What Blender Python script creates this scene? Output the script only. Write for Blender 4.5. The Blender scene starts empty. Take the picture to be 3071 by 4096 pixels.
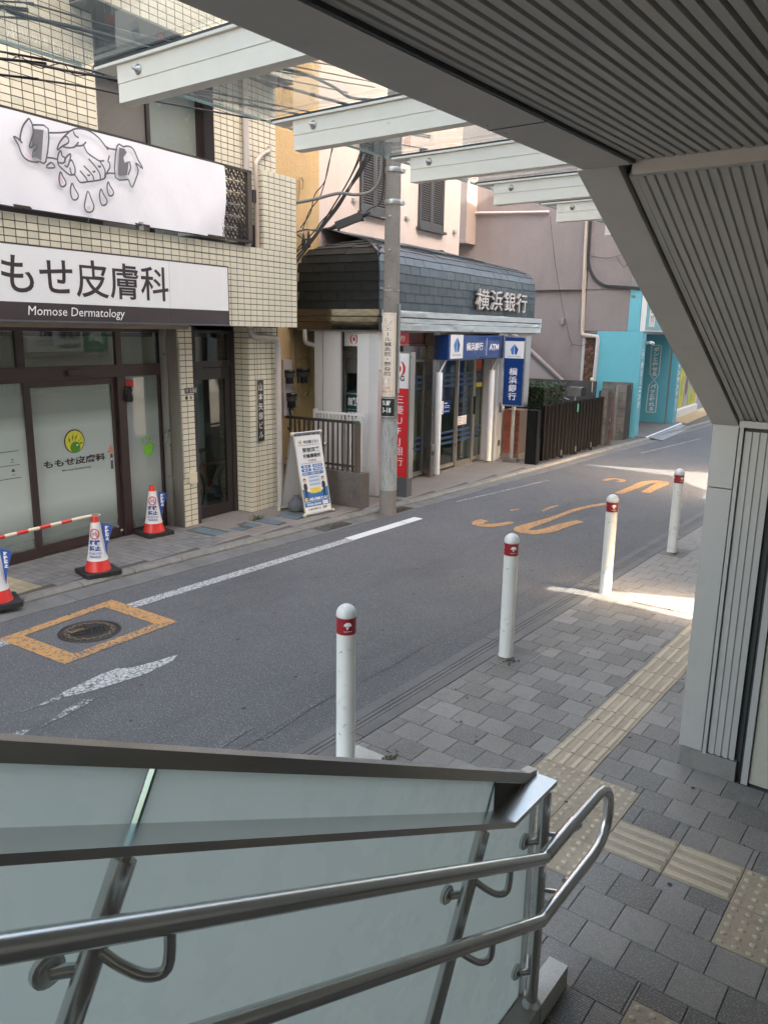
import bpy, math, random
from mathutils import Matrix, Vector, noise as mnoise
random.seed(7)
R=math.radians; pi=math.pi
sc=bpy.context.scene
col=sc.collection
# ---------------------------------------------------------------- camera, world, sun, exposure
H=2.56
FPX,CX,CY=3149.3,1535.5,2048.0
def cam_axes():
    yaw,p,r=R(-36.9413),R(12.91151),R(.93071)
    c,s=math.cos(yaw),math.sin(yaw)
    fwd=Vector((s,c,0));rt=Vector((c,-s,0));up=Vector((0,0,1))
    f2=fwd*math.cos(p)-up*math.sin(p);u2=up*math.cos(p)+fwd*math.sin(p)
    return rt*math.cos(r)+u2*math.sin(r),u2*math.cos(r)-rt*math.sin(r),f2
CR,CU,CF=cam_axes()
cd=bpy.data.cameras.new('camera');cam=bpy.data.objects.new('camera',cd);col.objects.link(cam)
m=Matrix((CR,CU,-CF)).transposed().to_4x4();m.translation=(0,0,H);cam.matrix_world=m
cd.sensor_fit='VERTICAL';cd.sensor_height=36;cd.lens=36*FPX/4096;cd.clip_start=.05;cd.clip_end=500
sc.camera=cam
SUN_EL,SUN_AZ=R(30),R(90)      # sun stands over the station side (+x)
w=bpy.data.worlds.new('World');sc.world=w;w.use_nodes=True
nt=w.node_tree;bg=nt.nodes['Background'];sky=nt.nodes.new('ShaderNodeTexSky');sky.sky_type='NISHITA';sky.sun_disc=False
sky.sun_elevation=SUN_EL;sky.sun_rotation=SUN_AZ;sky.air_density=1.0;sky.dust_density=4;sky.ozone_density=.6
wm=nt.nodes.new('ShaderNodeVectorMath');wm.operation='MULTIPLY';wm.inputs[1].default_value=(1.17,1.0,.82)
nt.links.new(sky.outputs[0],wm.inputs[0]);nt.links.new(wm.outputs[0],bg.inputs[0]);bg.inputs[1].default_value=.15
sd=bpy.data.lights.new('sun','SUN');sd.energy=2.0;sd.angle=R(.6);sd.color=(1,.93,.82)
so=bpy.data.objects.new('sun',sd);col.objects.link(so)
SUNDIR=Vector((-math.cos(SUN_EL),0,-math.sin(SUN_EL)))
so.rotation_euler=SUNDIR.to_track_quat('-Z','Y').to_euler()
sc.view_settings.view_transform='Standard';sc.view_settings.look='None';sc.view_settings.gamma=1
sc.view_settings.use_curve_mapping=False;sc.view_settings.exposure=3.55
sc.cycles.max_bounces=8;sc.cycles.transparent_max_bounces=16

# ---------------------------------------------------------------- frames and helpers
class Frame:
    def __init__(s,x,y,b):
        b=R(b);s.th=pi/2-b;s.u=Vector((math.sin(b),math.cos(b),0));s.n=Vector((math.cos(b),-math.sin(b),0));s.q=Vector((x,y,0))
    def P(f,s,o,z): return f.q+f.u*s+f.n*o+Vector((0,0,z))
W=Frame(0,0,0)                  # s = y along the road, o = x
B=Frame(-8.201,5.054,-5.18)     # clinic building
K=Frame(-7.394,9.626,-5.18)     # bank and beyond
def local(P,f,root=(0,0,0)):    # world point -> (s,o,z) in a frame
    d=Vector(P)-f.q;return (d.dot(f.u)-root[0],d.dot(f.n)-root[1],d.z-root[2])
def seen(P):
    d=P-Vector((0,0,H));z=d.dot(CF)
    if z<=.1:return None
    x=CX+FPX*d.dot(CR)/z;y=CY-FPX*d.dot(CU)/z
    return z if -60<x<3130 and -60<y<4160 else None
class MB:
    def __init__(s): s.v=[];s.f=[];s.mi=[];s.sm=[]
    def add(s,vs,fs,mi=0,sm=False):
        b=len(s.v);s.v+=[(a,-o,z) for a,o,z in vs];s.f+=[tuple(b+i for i in f) for f in fs];s.mi+=[mi]*len(fs);s.sm+=[sm]*len(fs);return s
    def box(s,s0,s1,o0,o1,z0,z1,mi=0,bot=True):
        v=[(s0,o0,z0),(s1,o0,z0),(s1,o1,z0),(s0,o1,z0),(s0,o0,z1),(s1,o0,z1),(s1,o1,z1),(s0,o1,z1)]
        f=[(4,7,6,5),(0,4,5,1),(1,5,6,2),(2,6,7,3),(3,7,4,0)]
        if bot:f.append((0,1,2,3))
        return s.add(v,f,mi)
    def quad(s,a,b,c,d,mi=0): return s.add([a,b,c,d],[(0,1,2,3)],mi)
    def prism(s,poly,ax,a0,a1,mi=0):
        # poly in the two other coords; ax 's','o' or 'z'
        mk={'s':lambda p,t:(t,p[0],p[1]),'o':lambda p,t:(p[0],t,p[1]),'z':lambda p,t:(p[0],p[1],t)}[ax]
        n=len(poly);v=[mk(p,a0) for p in poly]+[mk(p,a1) for p in poly]
        return s.add(v,[tuple(range(n))[::-1],tuple(range(n,2*n))]+[(i,(i+1)%n,n+(i+1)%n,n+i) for i in range(n)],mi)
    def tube(s,pts,r,n=8,mi=0,caps=True):
        pts=[Vector(p) for p in pts];v=[];prev=None;L=len(pts)
        rr=r if isinstance(r,(list,tuple)) else [r]*L
        for i,p in enumerate(pts):
            t=(pts[min(i+1,L-1)]-pts[max(i-1,0)]).normalized()
            if prev is None:
                a=Vector((0,0,1)) if abs(t.z)<.9 else Vector((1,0,0));x=t.cross(a).normalized()
            else: x=(prev-t*prev.dot(t)).normalized()
            prev=x;y=t.cross(x)
            v+=[tuple(p+(x*math.cos(2*pi*k/n)+y*math.sin(2*pi*k/n))*rr[i]) for k in range(n)]
        f=[(i*n+k,i*n+(k+1)%n,(i+1)*n+(k+1)%n,(i+1)*n+k) for i in range(L-1) for k in range(n)]
        s.add(v,f,mi,True)
        if caps: s.add([v[k] for k in range(n)],[tuple(range(n))[::-1]],mi);s.add([v[(L-1)*n+k] for k in range(n)],[tuple(range(n))],mi)
        return s
    def lathe(s,prof,c=(0,0),n=20,mi=0):
        v=[(c[0]+r*math.cos(2*pi*k/n),c[1]+r*math.sin(2*pi*k/n),z) for r,z in prof for k in range(n)]
        return s.add(v,[(i*n+k,(i+1)*n+k,(i+1)*n+(k+1)%n,i*n+(k+1)%n) for i in range(len(prof)-1) for k in range(n)],mi,True)
    def ribbon(s,pts,w,o,d=0,mi=0,smooth=True,mp=None):
        if smooth and len(pts)>2: pts=spline(pts,3)
        P=[Vector(p) for p in pts];L=len(P);closed=(P[0]-P[-1]).length<1e-4;A=[];Bq=[]
        for i in range(L):
            a=P[i-1] if i else (P[-2] if closed else P[0]);b=P[i+1] if i<L-1 else (P[1] if closed else P[-1])
            t=(b-a);t=t.normalized() if t.length>1e-9 else Vector((1,0));n=Vector((-t.y,t.x))*w/2
            A.append(P[i]+n);Bq.append(P[i]-n)
        mp=mp or (lambda x,z:(x,o,z))
        v=[mp(a.x,a.y) for a in A]+[mp(b.x,b.y) for b in Bq]
        f=[(i,i+1,L+i+1,L+i) for i in range(L-1)]
        s.add(v,f,mi)
        if d: s.add([(x,y-d,z) for x,y,z in v],[t[::-1] for t in f],mi);s.add(v+[(x,y-d,z) for x,y,z in v],[(i,2*L+i,2*L+i+1,i+1) for i in range(L-1)]+[(L+i,L+i+1,3*L+i+1,3*L+i) for i in range(L-1)],mi)
        return s
    def poly(s,pts,o,mi=0): return s.add([(x,o,z) for x,z in pts],[tuple(range(len(pts)))],mi)
    def mesh(s,name,mats):
        me=bpy.data.meshes.new(name);me.from_pydata(s.v,[],s.f);me.validate()
        if not isinstance(mats,(list,tuple)):mats=[mats]
        for x in mats:me.materials.append(x)
        me.polygons.foreach_set('material_index',s.mi);me.polygons.foreach_set('use_smooth',s.sm);me.update();return me
    def build(s,name,mats,parent=None,frame=None):
        return put(name,s.mesh(name,mats),parent,frame)
def spline(p,k=4):
    p=[Vector(a) for a in p];q=[]
    closed=(p[0]-p[-1]).length<1e-4
    for i in range(len(p)-1):
        a=p[i-1] if i else (p[-2] if closed else p[0]);b,c=p[i],p[i+1];d=p[i+2] if i+2<len(p) else (p[1] if closed else p[-1])
        for j in range(k):
            t=j/k;q.append(.5*((2*b)+(c-a)*t+(2*a-5*b+4*c-d)*t*t+(3*b-a-3*c+d)*t**3))
    q.append(p[-1]);return q
def place(o,f,s=0,off=0,z=0,rot=0):
    o.location=f.P(s,off,z);o.rotation_euler=(0,0,f.th+rot)
def put(name,me,parent=None,frame=None):
    o=bpy.data.objects.new(name,me);col.objects.link(o)
    if parent: o.parent=parent
    elif frame: place(o,frame)
    return o
def piece(name,me,parent,s,o,z,rot=(0,0,0)):
    p=put(name,me,parent);p.location=(s,-o,z);p.rotation_euler=rot;return p
def tag(o,label=None,cat=None,group=None,kind=None):
    if label:o['label']=label
    if cat:o['category']=cat
    if group:o['group']=group
    if kind:o['kind']=kind
    return o
def thing(name,label,cat,f,s=0,o=0,z=0,group=None,rot=0):
    e=bpy.data.objects.new(name,None);e.empty_display_size=.1;col.objects.link(e);place(e,f,s,o,z,rot);return tag(e,label,cat,group)
def kids(o): return [c for c in bpy.data.objects if c.parent==o]
def copy_tree(o,parent=None):
    c=o.copy();col.objects.link(c);c.parent=parent
    for ch in kids(o):copy_tree(ch,c)
    return c
# lettering: real glyph outlines turned into thin meshes
def txt(s,mat,parent,box,off=0,mp=None,vert=False,bold=0,ext=0.0,name='lettering',it=0,line=1.0,italic=0,depth=0,res=2):
    """box=(x0,x1,y0,y1) fitted; mp maps (x,y,d)->(s,o,z)"""
    vs=[];fs=[];y=0
    def glyph(t):
        c=bpy.data.curves.new('t','FONT');c.body=t;c.size=1;c.resolution_u=res;c.offset=bold;c.extrude=ext;c.shear=italic
        o=bpy.data.objects.new('t',c);me=bpy.data.meshes.new_from_object(o)
        r=([tuple(v.co) for v in me.vertices],[tuple(p.vertices) for p in me.polygons])
        bpy.data.objects.remove(o);bpy.data.curves.remove(c);bpy.data.meshes.remove(me);return r
    if vert:
        for i,ch in enumerate(s):
            v,f=glyph(ch)
            if ch in 'ー-―': 
                cx=sum(a[0] for a in v)/len(v);cy=sum(a[1] for a in v)/len(v);v=[(.5+(b-cy),.38+(a-cx),c) for a,b,c in v]
            elif v:
                cx=(min(a[0] for a in v)+max(a[0] for a in v))/2;v=[(a+.5-cx,b,c) for a,b,c in v]
            b0=len(vs);vs+=[(a,b-i*line,c) for a,b,c in v];fs+=[tuple(b0+k for k in q) for q in f]
    else:
        v,f=glyph(s);vs=v;fs=f
    if not vs:return None
    x0,x1=min(a[0] for a in vs),max(a[0] for a in vs);y0,y1=min(a[1] for a in vs),max(a[1] for a in vs)
    if vert: x0,x1=min(x0,.05),max(x1,.95)
    X0,X1,Y0,Y1=box;kx=(X1-X0)/max(x1-x0,1e-6);ky=(Y1-Y0)/max(y1-y0,1e-6)
    mp=mp or (lambda x,y,d:(x,off+d,y))
    g=MB();g.add([mp(X0+(a-x0)*kx,Y0+(b-y0)*ky,c+depth) for a,b,c in vs],fs)
    return g.build(name,mat,parent)

# ---------------------------------------------------------------- materials
def nodes(m): return m.node_tree.nodes,m.node_tree.links
def M(name,c,rough=.55,metal=0,var=0,n=(20,.12),bump=None,spec=.5,streak=0,n2=None,coat=0,bdist=.004,wave=None,alpha=None,emit=None,flat=False):
    m=bpy.data.materials.new(name);m.use_nodes=True;N,L=nodes(m);p=N['Principled BSDF']
    p.inputs['Roughness'].default_value=rough;p.inputs['Metallic'].default_value=metal;p.inputs['Specular IOR Level'].default_value=spec
    p.inputs['Coat Weight'].default_value=coat
    geo=N.new('ShaderNodeNewGeometry')
    def noise(scale,det=4,vec=None,rg=.6):
        t=N.new('ShaderNodeTexNoise');t.inputs['Scale'].default_value=scale;t.inputs['Detail'].default_value=det;t.inputs['Roughness'].default_value=rg;L.new(vec or geo.outputs['Position'],t.inputs['Vector']);return t.outputs['Fac']
    def mth(op,a,b=None,c=None):
        q=N.new('ShaderNodeMath');q.operation=op
        for i,x in enumerate((a,b,c)):
            if x is None:continue
            if isinstance(x,(int,float)):q.inputs[i].default_value=x
            else:L.new(x,q.inputs[i])
        return q.outputs[0]
    f=mth('MULTIPLY_ADD',noise(n[0]),2*n[1],1-n[1])
    if n2: f=mth('MULTIPLY',f,mth('MULTIPLY_ADD',noise(n2[0],2),4*n2[1],1-2*n2[1]))
    if var:
        oi=N.new('ShaderNodeObjectInfo');f=mth('MULTIPLY',f,mth('MULTIPLY_ADD',oi.outputs['Random'],2*var,1-var))
    if streak:
        mp=N.new('ShaderNodeMapping');mp.inputs['Scale'].default_value=(4,4,.35);L.new(geo.outputs['Position'],mp.inputs['Vector'])
        s=mth('SMOOTH_MIN',mth('MULTIPLY_ADD',noise(1.0,6,mp.outputs[0],.7),2.0,-.3),1,.1);s=mth('MAXIMUM',s,0)
        f=mth('MULTIPLY',f,mth('MULTIPLY_ADD',s,streak,1-streak))
    v=N.new('ShaderNodeVectorMath');v.operation='SCALE';v.inputs[0].default_value=c;L.new(f,v.inputs['Scale']);L.new(v.outputs[0],p.inputs['Base Color'])
    if not flat: L.new(mth('MULTIPLY_ADD',noise(7,3),.16,rough-.08),p.inputs['Roughness'])
    h=None
    if bump: h=mth('MULTIPLY',noise(bump[0],5),bump[1])
    if wave:
        wv=N.new('ShaderNodeTexWave');wv.inputs['Scale'].default_value=wave[0];wv.wave_type='BANDS';wv.bands_direction=wave[2];wv.inputs['Distortion'].default_value=wave[3];wv.inputs['Detail Scale'].default_value=4
        L.new(geo.outputs['Position'],wv.inputs['Vector']);q=mth('MULTIPLY',wv.outputs['Fac'],wave[1]);h=mth('ADD',h,q) if h else q
    if h:
        b=N.new('ShaderNodeBump');b.inputs['Distance'].default_value=bdist;b.inputs['Strength'].default_value=1;L.new(h,b.inputs['Height']);L.new(b.outputs[0],p.inputs['Normal'])
    if emit: p.inputs['Emission Color'].default_value=(*c,1);p.inputs['Emission Strength'].default_value=emit
    return m
def speckle(m,col2,scale,thr,soft=.04,fac=1):
    """light or dark mineral specks on top of a material's colour"""
    N,L=nodes(m);p=N['Principled BSDF'];src=p.inputs['Base Color'].links[0].from_socket
    geo=N.new('ShaderNodeNewGeometry');t=N.new('ShaderNodeTexNoise');t.inputs['Scale'].default_value=scale;t.inputs['Detail'].default_value=1;L.new(geo.outputs['Position'],t.inputs['Vector'])
    r=N.new('ShaderNodeMapRange');r.inputs[1].default_value=thr-soft;r.inputs[2].default_value=thr+soft;r.inputs[4].default_value=fac;L.new(t.outputs['Fac'],r.inputs[0])
    x=N.new('ShaderNodeMix');x.data_type='RGBA';L.new(r.outputs[0],x.inputs[0]);L.new(src,x.inputs[6]);x.inputs[7].default_value=(*col2,1);L.new(x.outputs[2],p.inputs['Base Color']);return m
def stain(m,col2,scale,lo,hi,fac=.6,vec=None,stretch=None):
    N,L=nodes(m);p=N['Principled BSDF'];src=p.inputs['Base Color'].links[0].from_socket
    geo=N.new('ShaderNodeNewGeometry');t=N.new('ShaderNodeTexNoise');t.inputs['Scale'].default_value=scale;t.inputs['Detail'].default_value=6;t.inputs['Roughness'].default_value=.65
    if stretch:
        mp=N.new('ShaderNodeMapping');mp.inputs['Scale'].default_value=stretch;L.new(geo.outputs['Position'],mp.inputs[0]);L.new(mp.outputs[0],t.inputs['Vector'])
    else:L.new(geo.outputs['Position'],t.inputs['Vector'])
    r=N.new('ShaderNodeMapRange');r.inputs[1].default_value=lo;r.inputs[2].default_value=hi;r.inputs[4].default_value=fac;L.new(t.outputs['Fac'],r.inputs[0])
    x=N.new('ShaderNodeMix');x.data_type='RGBA';L.new(r.outputs[0],x.inputs[0]);L.new(src,x.inputs[6]);x.inputs[7].default_value=(*col2,1);L.new(x.outputs[2],p.inputs['Base Color']);return m
def glassy(name,tint,film=None,rough=.02,refl=1.0,z=None,ior=1.5):
    """window pane: transparent sheet with true reflection; film = (colour, opacity low, z0,z1,...) frosted film by height"""
    m=bpy.data.materials.new(name);m.use_nodes=True;N,L=nodes(m);N.remove(N['Principled BSDF']);out=N['Material Output']
    tr=N.new('ShaderNodeBsdfTransparent');tr.inputs[0].default_value=(*tint,1);body=tr.outputs[0]
    if film:
        c,stops=film;df=N.new('ShaderNodeBsdfDiffuse');df.inputs[0].default_value=(*c,1);tl=N.new('ShaderNodeBsdfTranslucent');tl.inputs[0].default_value=(*c,1)
        mx=N.new('ShaderNodeMixShader');mx.inputs[0].default_value=.35;L.new(df.outputs[0],mx.inputs[1]);L.new(tl.outputs[0],mx.inputs[2])
        geo=N.new('ShaderNodeNewGeometry');sp=N.new('ShaderNodeSeparateXYZ');L.new(geo.outputs['Position'],sp.inputs[0])
        mr=N.new('ShaderNodeMapRange');mr.inputs[1].default_value=0;mr.inputs[2].default_value=4;L.new(sp.outputs['Z'],mr.inputs[0])
        cr=N.new('ShaderNodeValToRGB');L.new(mr.outputs[0],cr.inputs[0])
        while len(cr.color_ramp.elements)<len(stops):cr.color_ramp.elements.new(.5)
        for e,(zz,a) in zip(cr.color_ramp.elements,stops):e.position=zz/4;e.color=(a,a,a,1)
        m2=N.new('ShaderNodeMixShader');L.new(cr.outputs[0],m2.inputs[0]);L.new(body,m2.inputs[1]);L.new(mx.outputs[0],m2.inputs[2]);body=m2.outputs[0]
    gl=N.new('ShaderNodeBsdfGlossy');gl.inputs['Roughness'].default_value=rough;gl.inputs[0].default_value=(refl,refl,refl,1)
    fr=N.new('ShaderNodeFresnel');geo=N.new('ShaderNodeNewGeometry');im=N.new('ShaderNodeMapRange');im.inputs[3].default_value=ior;im.inputs[4].default_value=1/ior;L.new(geo.outputs['Backfacing'],im.inputs[0]);L.new(im.outputs[0],fr.inputs[0])
    m3=N.new('ShaderNodeMixShader');L.new(fr.outputs[0],m3.inputs[0]);L.new(body,m3.inputs[1]);L.new(gl.outputs[0],m3.inputs[2]);L.new(m3.outputs[0],out.inputs[0]);return m
def paint_worn(name,c,under,scale,lo,hi,crack=0):
    """road paint that has flaked off in places, showing the asphalt under it"""
    m=under.copy();m.name=name;N,L=nodes(m);p=N['Principled BSDF'];src=p.inputs['Base Color'].links[0].from_socket
    geo=N.new('ShaderNodeNewGeometry');t=N.new('ShaderNodeTexNoise');t.inputs['Scale'].default_value=scale;t.inputs['Detail'].default_value=8;t.inputs['Roughness'].default_value=.75;L.new(geo.outputs['Position'],t.inputs['Vector'])
    r=N.new('ShaderNodeMapRange');r.inputs[1].default_value=lo;r.inputs[2].default_value=hi;L.new(t.outputs['Fac'],r.inputs[0]);fac=r.outputs[0]
    if crack:
        v=N.new('ShaderNodeTexVoronoi');v.feature='DISTANCE_TO_EDGE';v.inputs['Scale'].default_value=crack;L.new(geo.outputs['Position'],v.inputs['Vector'])
        q=N.new('ShaderNodeMapRange');q.inputs[1].default_value=.02;q.inputs[2].default_value=.07;L.new(v.outputs['Distance'],q.inputs[0])
        k=N.new('ShaderNodeMath');k.operation='MULTIPLY';L.new(fac,k.inputs[0]);L.new(q.outputs[0],k.inputs[1]);fac=k.outputs[0]
    t2=N.new('ShaderNodeTexNoise');t2.inputs['Scale'].default_value=60;L.new(geo.outputs['Position'],t2.inputs['Vector'])
    v2=N.new('ShaderNodeVectorMath');v2.operation='SCALE';v2.inputs[0].default_value=c;mm=N.new('ShaderNodeMapRange');mm.inputs[3].default_value=.75;mm.inputs[4].default_value=1.15;L.new(t2.outputs['Fac'],mm.inputs[0]);L.new(mm.outputs[0],v2.inputs['Scale'])
    x=N.new('ShaderNodeMix');x.data_type='RGBA';L.new(fac,x.inputs[0]);L.new(src,x.inputs[6]);L.new(v2.outputs[0],x.inputs[7]);L.new(x.outputs[2],p.inputs['Base Color']);return m

asphalt=speckle(M('asphalt',(.115,.114,.114),.85,n=(75,.42),n2=(1.1,.07),bump=(170,1),bdist=.006,spec=.3),(.36,.355,.34),95,.655,.03,.8)
stain(asphalt,(.06,.06,.061),.9,.52,.72,.45,stretch=(1,.35,1))
A_WHITE=paint_worn('white road paint',(.55,.55,.53),asphalt,45,.38,.5,22)
A_WORN=paint_worn('flaking white road paint',(.55,.55,.53),asphalt,38,.47,.56,26)
A_GONE=paint_worn('almost gone white paint',(.45,.45,.44),asphalt,55,.57,.63)
A_ORANGE=paint_worn('orange road paint',(.56,.30,.11),asphalt,34,.40,.50)
A_ORANGE2=paint_worn('worn orange road paint',(.56,.30,.11),asphalt,42,.45,.53)
concrete=M('concrete',(.22,.21,.195),.85,n=(60,.2),n2=(3,.15),bump=(90,1),bdist=.004,streak=0)
concrete2=speckle(M('dark concrete',(.13,.125,.12),.85,n=(60,.25),n2=(3,.15),bump=(120,1),bdist=.005),(.3,.3,.28),190,.64,.04,.7)
paver_m=stain(speckle(M('granite paver',(.195,.185,.172),.8,var=.28,n=(40,.2),n2=(2.2,.15),bump=(140,1),bdist=.004,wave=(26,.5,'Y',.4)),(.34,.33,.31),130,.6,.06,.7),(.075,.07,.066),2.2,.56,.74,.5)
paver_joint=M('paver joint',(.085,.082,.077),.95,n=(80,.3))
slab_m=M('concrete patch',(.16,.155,.145),.9,n=(50,.25),n2=(6,.2),bump=(120,1))
slab_w=speckle(M('white speckled slab',(.5,.49,.46),.7,n=(60,.15),bump=(120,1)),(.15,.15,.15),260,.62,.03,.7)
tact=speckle(stain(M('tactile paving',(.34,.285,.21),.85,var=.1,n=(70,.2),n2=(3,.12),bump=(150,1),bdist=.004),(.16,.13,.10),14,.52,.75,.6),(.42,.36,.28),200,.62,.05,.6)
tact2=M('tactile relief',(.45,.385,.29),.8,var=.1,n=(90,.25),bump=(150,1))
tile_c=M('cream tile',(.66,.62,.49),.32,var=.09,n=(25,.06),n2=(2,.05),coat=.25,bump=(30,.3),bdist=.001)
stain(tile_c,(.30,.24,.16),5,.60,.78,.5,stretch=(3,3,.6))
grout=M('dark grout',(.055,.048,.05),.9,n=(60,.2))
sidet=M('grey brown pavement tile',(.25,.22,.19),.7,var=.12,n=(50,.15),n2=(2,.1),bump=(120,.6))
sidet_b=M('sand pavement tile',(.40,.33,.22),.7,var=.1,n=(50,.15),n2=(2,.1),bump=(120,.6))
sidet_g=M('grey pavement tile',(.20,.192,.182),.7,var=.14,n=(50,.15),n2=(2,.1),bump=(120,.6))
sidejoint=M('pavement tile joint',(.10,.09,.08),.95)
lightjoint=M('light tile joint',(.36,.34,.30),.95)
kerb_m=stain(M('kerb stone',(.22,.21,.185),.85,n=(60,.25),n2=(4,.15),bump=(90,1),bdist=.006),(.12,.115,.09),9,.5,.7,.6)
gut_m=stain(M('gutter concrete',(.17,.165,.155),.9,n=(60,.2),n2=(3,.15),bump=(110,1)),(.09,.09,.08),5,.45,.7,.5)
brown=M('dark brown window frame',(.042,.026,.027),.38,n=(60,.15),n2=(5,.1))
brownwood=M('dark brown beam',(.055,.034,.034),.45,wave=(4,.3,'Z',6),n=(30,.15))
dkbrown=M('black brown door frame',(.03,.023,.023),.35)
alu=M('aluminium trim',(.48,.47,.45),.3,metal=.85,n=(30,.08))
alu_d=M('dull aluminium',(.30,.285,.26),.4,metal=.6,n=(30,.1),streak=.4)
white=M('white paint',(.74,.73,.71),.45,n=(15,.04),n2=(2,.03))
whitedirt=stain(M('weathered white paint',(.66,.655,.64),.5,n=(15,.05),streak=.12),(.30,.27,.22),11,.66,.85,.6)
signwhite=M('sign white',(.82,.82,.82),.35,n=(5,.03),streak=.05,coat=.3)
signbrown=M('sign brown',(.055,.042,.045),.2,n=(4,.1),coat=.5)
inkb=M('brown ink',(.045,.03,.033),.4)
ink=M('black ink',(.02,.02,.022),.5)
inkg=M('grey ink',(.10,.10,.115),.6,n=(40,.2))
shade_m=M('pencil shading',(.16,.16,.17),.7,n=(8,.2),wave=(40,.01,'Y',4))
pink=M('pink ink',(.72,.42,.45),.6)
vinyl=M('white banner cloth',(.84,.83,.86),.6,n=(6,.015),bump=(2.2,.6),bdist=.02)
inkw=M('white lettering',(.82,.82,.82),.4)
red=M('red',(.62,.022,.03),.4,n=(8,.05))
conered=M('red cone plastic',(.66,.035,.03),.35,n=(15,.08))
rubber=M('black rubber',(.022,.022,.023),.7,n=(40,.2),bump=(60,.5))
blue=M('navy blue',(.008,.045,.20),.25,coat=.4,n=(5,.08))
blue2=M('sleeve blue',(.018,.07,.30),.4)
green=M('green',(.02,.22,.10),.4);dkgreen=M('dark green',(.012,.05,.045),.4);olive_g=M('olive green',(.09,.30,.02),.5);lime=M('lime green',(.20,.55,.05),.5);yellow=M('yellow',(.75,.68,.06),.5);cream=M('cream plastic',(.72,.64,.46),.4)
steel=M('brushed steel',(.64,.63,.61),.27,metal=.85,n=(2,.03),flat=True)
steel_b=M('polished bent steel',(.88,.86,.82),.06,metal=1,n=(4,.04),flat=True)
steel_dimmed=M('dimmed side steel',(.12,.115,.11),.10,metal=1,n=(4,.05),flat=True,bump=(1.5,1),bdist=.004)  # side copy of the fascia steel, darkened to paint in dim reflections
steel_c=M('brown satin steel',(.30,.27,.25),.25,metal=.9,n=(5,.1))
soff=M('grey ribbed metal',(.47,.455,.42),.5,metal=.15,n=(8,.08),n2=(1.5,.05))
soffband=stain(M('grey metal band',(.50,.48,.445),.5,metal=.15,n=(8,.08)),(.2,.18,.16),6,.6,.8,.4)
wallmetal=stain(M('light ribbed metal',(.40,.395,.385),.42,metal=.2,n=(8,.05)),(.25,.22,.18),9,.6,.85,.4,stretch=(1,1,.3))
beam_m=stain(M('cream beam paint',(.83,.79,.70),.45,n=(12,.05)),(.30,.16,.07),22,.68,.80,.7)
gasket=M('dark gasket',(.03,.035,.035),.5)
door_beige=M('beige door',(.42,.40,.34),.5)
yellowwall=M('ochre stucco',(.50,.36,.18),.85,n=(8,.06),n2=(1.2,.05),bump=(38,1),bdist=.02,streak=.12)
pinkwall=M('pinkish white stucco',(.56,.485,.445),.85,n=(8,.05),n2=(1.2,.04),bump=(55,1),bdist=.012,streak=.08)
greywall=M('mauve grey stucco',(.25,.215,.205),.9,n=(10,.06),n2=(.9,.08),bump=(55,1),bdist=.014,streak=.10)
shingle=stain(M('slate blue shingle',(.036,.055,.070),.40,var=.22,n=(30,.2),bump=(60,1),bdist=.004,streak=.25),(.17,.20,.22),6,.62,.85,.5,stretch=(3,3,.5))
shingle_shaded=M('shaded side shingle',(.013,.016,.016),.6,spec=.25,var=.15,n=(30,.2),bump=(60,1),bdist=.004,streak=.2)  # side copy of the roof shingle, its shade put into the colour
shut=M('grey louvre',(.085,.085,.09),.5,n=(20,.1));shutf=M('shutter frame',(.05,.053,.06),.45)
poleconc=stain(M('pole concrete',(.23,.215,.195),.85,n=(50,.2),n2=(3,.15),bump=(70,1),streak=.3),(.10,.09,.08),7,.55,.75,.5)
poleblue=stain(M('pale paint on pole',(.37,.385,.37),.7,n=(50,.15),bump=(60,1)),(.12,.11,.10),7,.5,.7,.8,stretch=(6,6,1))
polesign=M('cream sign sheet',(.74,.66,.55),.4,n=(6,.04));blacksign=M('black green sign',(.012,.022,.02),.3)
galv=M('galvanised steel',(.42,.43,.43),.4,metal=.8,n=(30,.15))
cable=M('black cable',(.018,.018,.02),.5);cableg=M('grey cable',(.16,.16,.155),.5)
teal=M('turquoise panel',(.13,.43,.50),.4,n=(4,.05),n2=(1,.03),coat=.2)
brick_m=M('red brick',(.30,.085,.05),.85,var=.2,n=(60,.25),bump=(80,1));mortar=M('mortar',(.16,.13,.11),.9)
block_m=stain(M('concrete block',(.17,.16,.14),.9,var=.12,n=(60,.25),n2=(3,.2),bump=(70,1),bdist=.008),(.05,.048,.04),4,.45,.7,.7)
block_d=stain(M('dark stained block',(.075,.072,.07),.9,var=.1,n=(60,.25),n2=(3,.2),bump=(70,1)),(.03,.03,.03),4,.45,.7,.7)
blackmetal=M('black painted steel',(.006,.006,.0065),.5,n=(30,.2),spec=.25)
fencebrown=M('brown painted steel',(.045,.034,.028),.4,n=(30,.2))
planter=stain(M('stained render',(.155,.135,.12),.9,n=(30,.25),n2=(3,.25),bump=(50,1)),(.05,.045,.042),3,.42,.7,.75)
pvc=M('grey white pipe',(.52,.48,.46),.45,n=(15,.06),streak=.1);pvcb=stain(M('rust stained pipe',(.48,.40,.33),.5,n=(15,.1)),(.36,.19,.07),5,.5,.7,.6,stretch=(6,6,.4));conduit=M('tan conduit',(.36,.27,.15),.5)
meter=M('meter grey',(.10,.105,.105),.4);meterd=M('meter black',(.02,.02,.022),.35);meterg=M('meter window',(.5,.5,.48),.2)
leaf_m=M('hedge leaf',(.032,.06,.018),.6,n=(60,.4));leafw=M('weed leaf',(.07,.13,.03),.6,n=(60,.3));stem=M('stem',(.10,.07,.04),.9)
room=M('room wall',(.42,.46,.44),.8);roomfloor=M('room floor',(.30,.23,.14),.7);roomdark=M('dark interior',(.20,.215,.21),.8)
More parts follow.
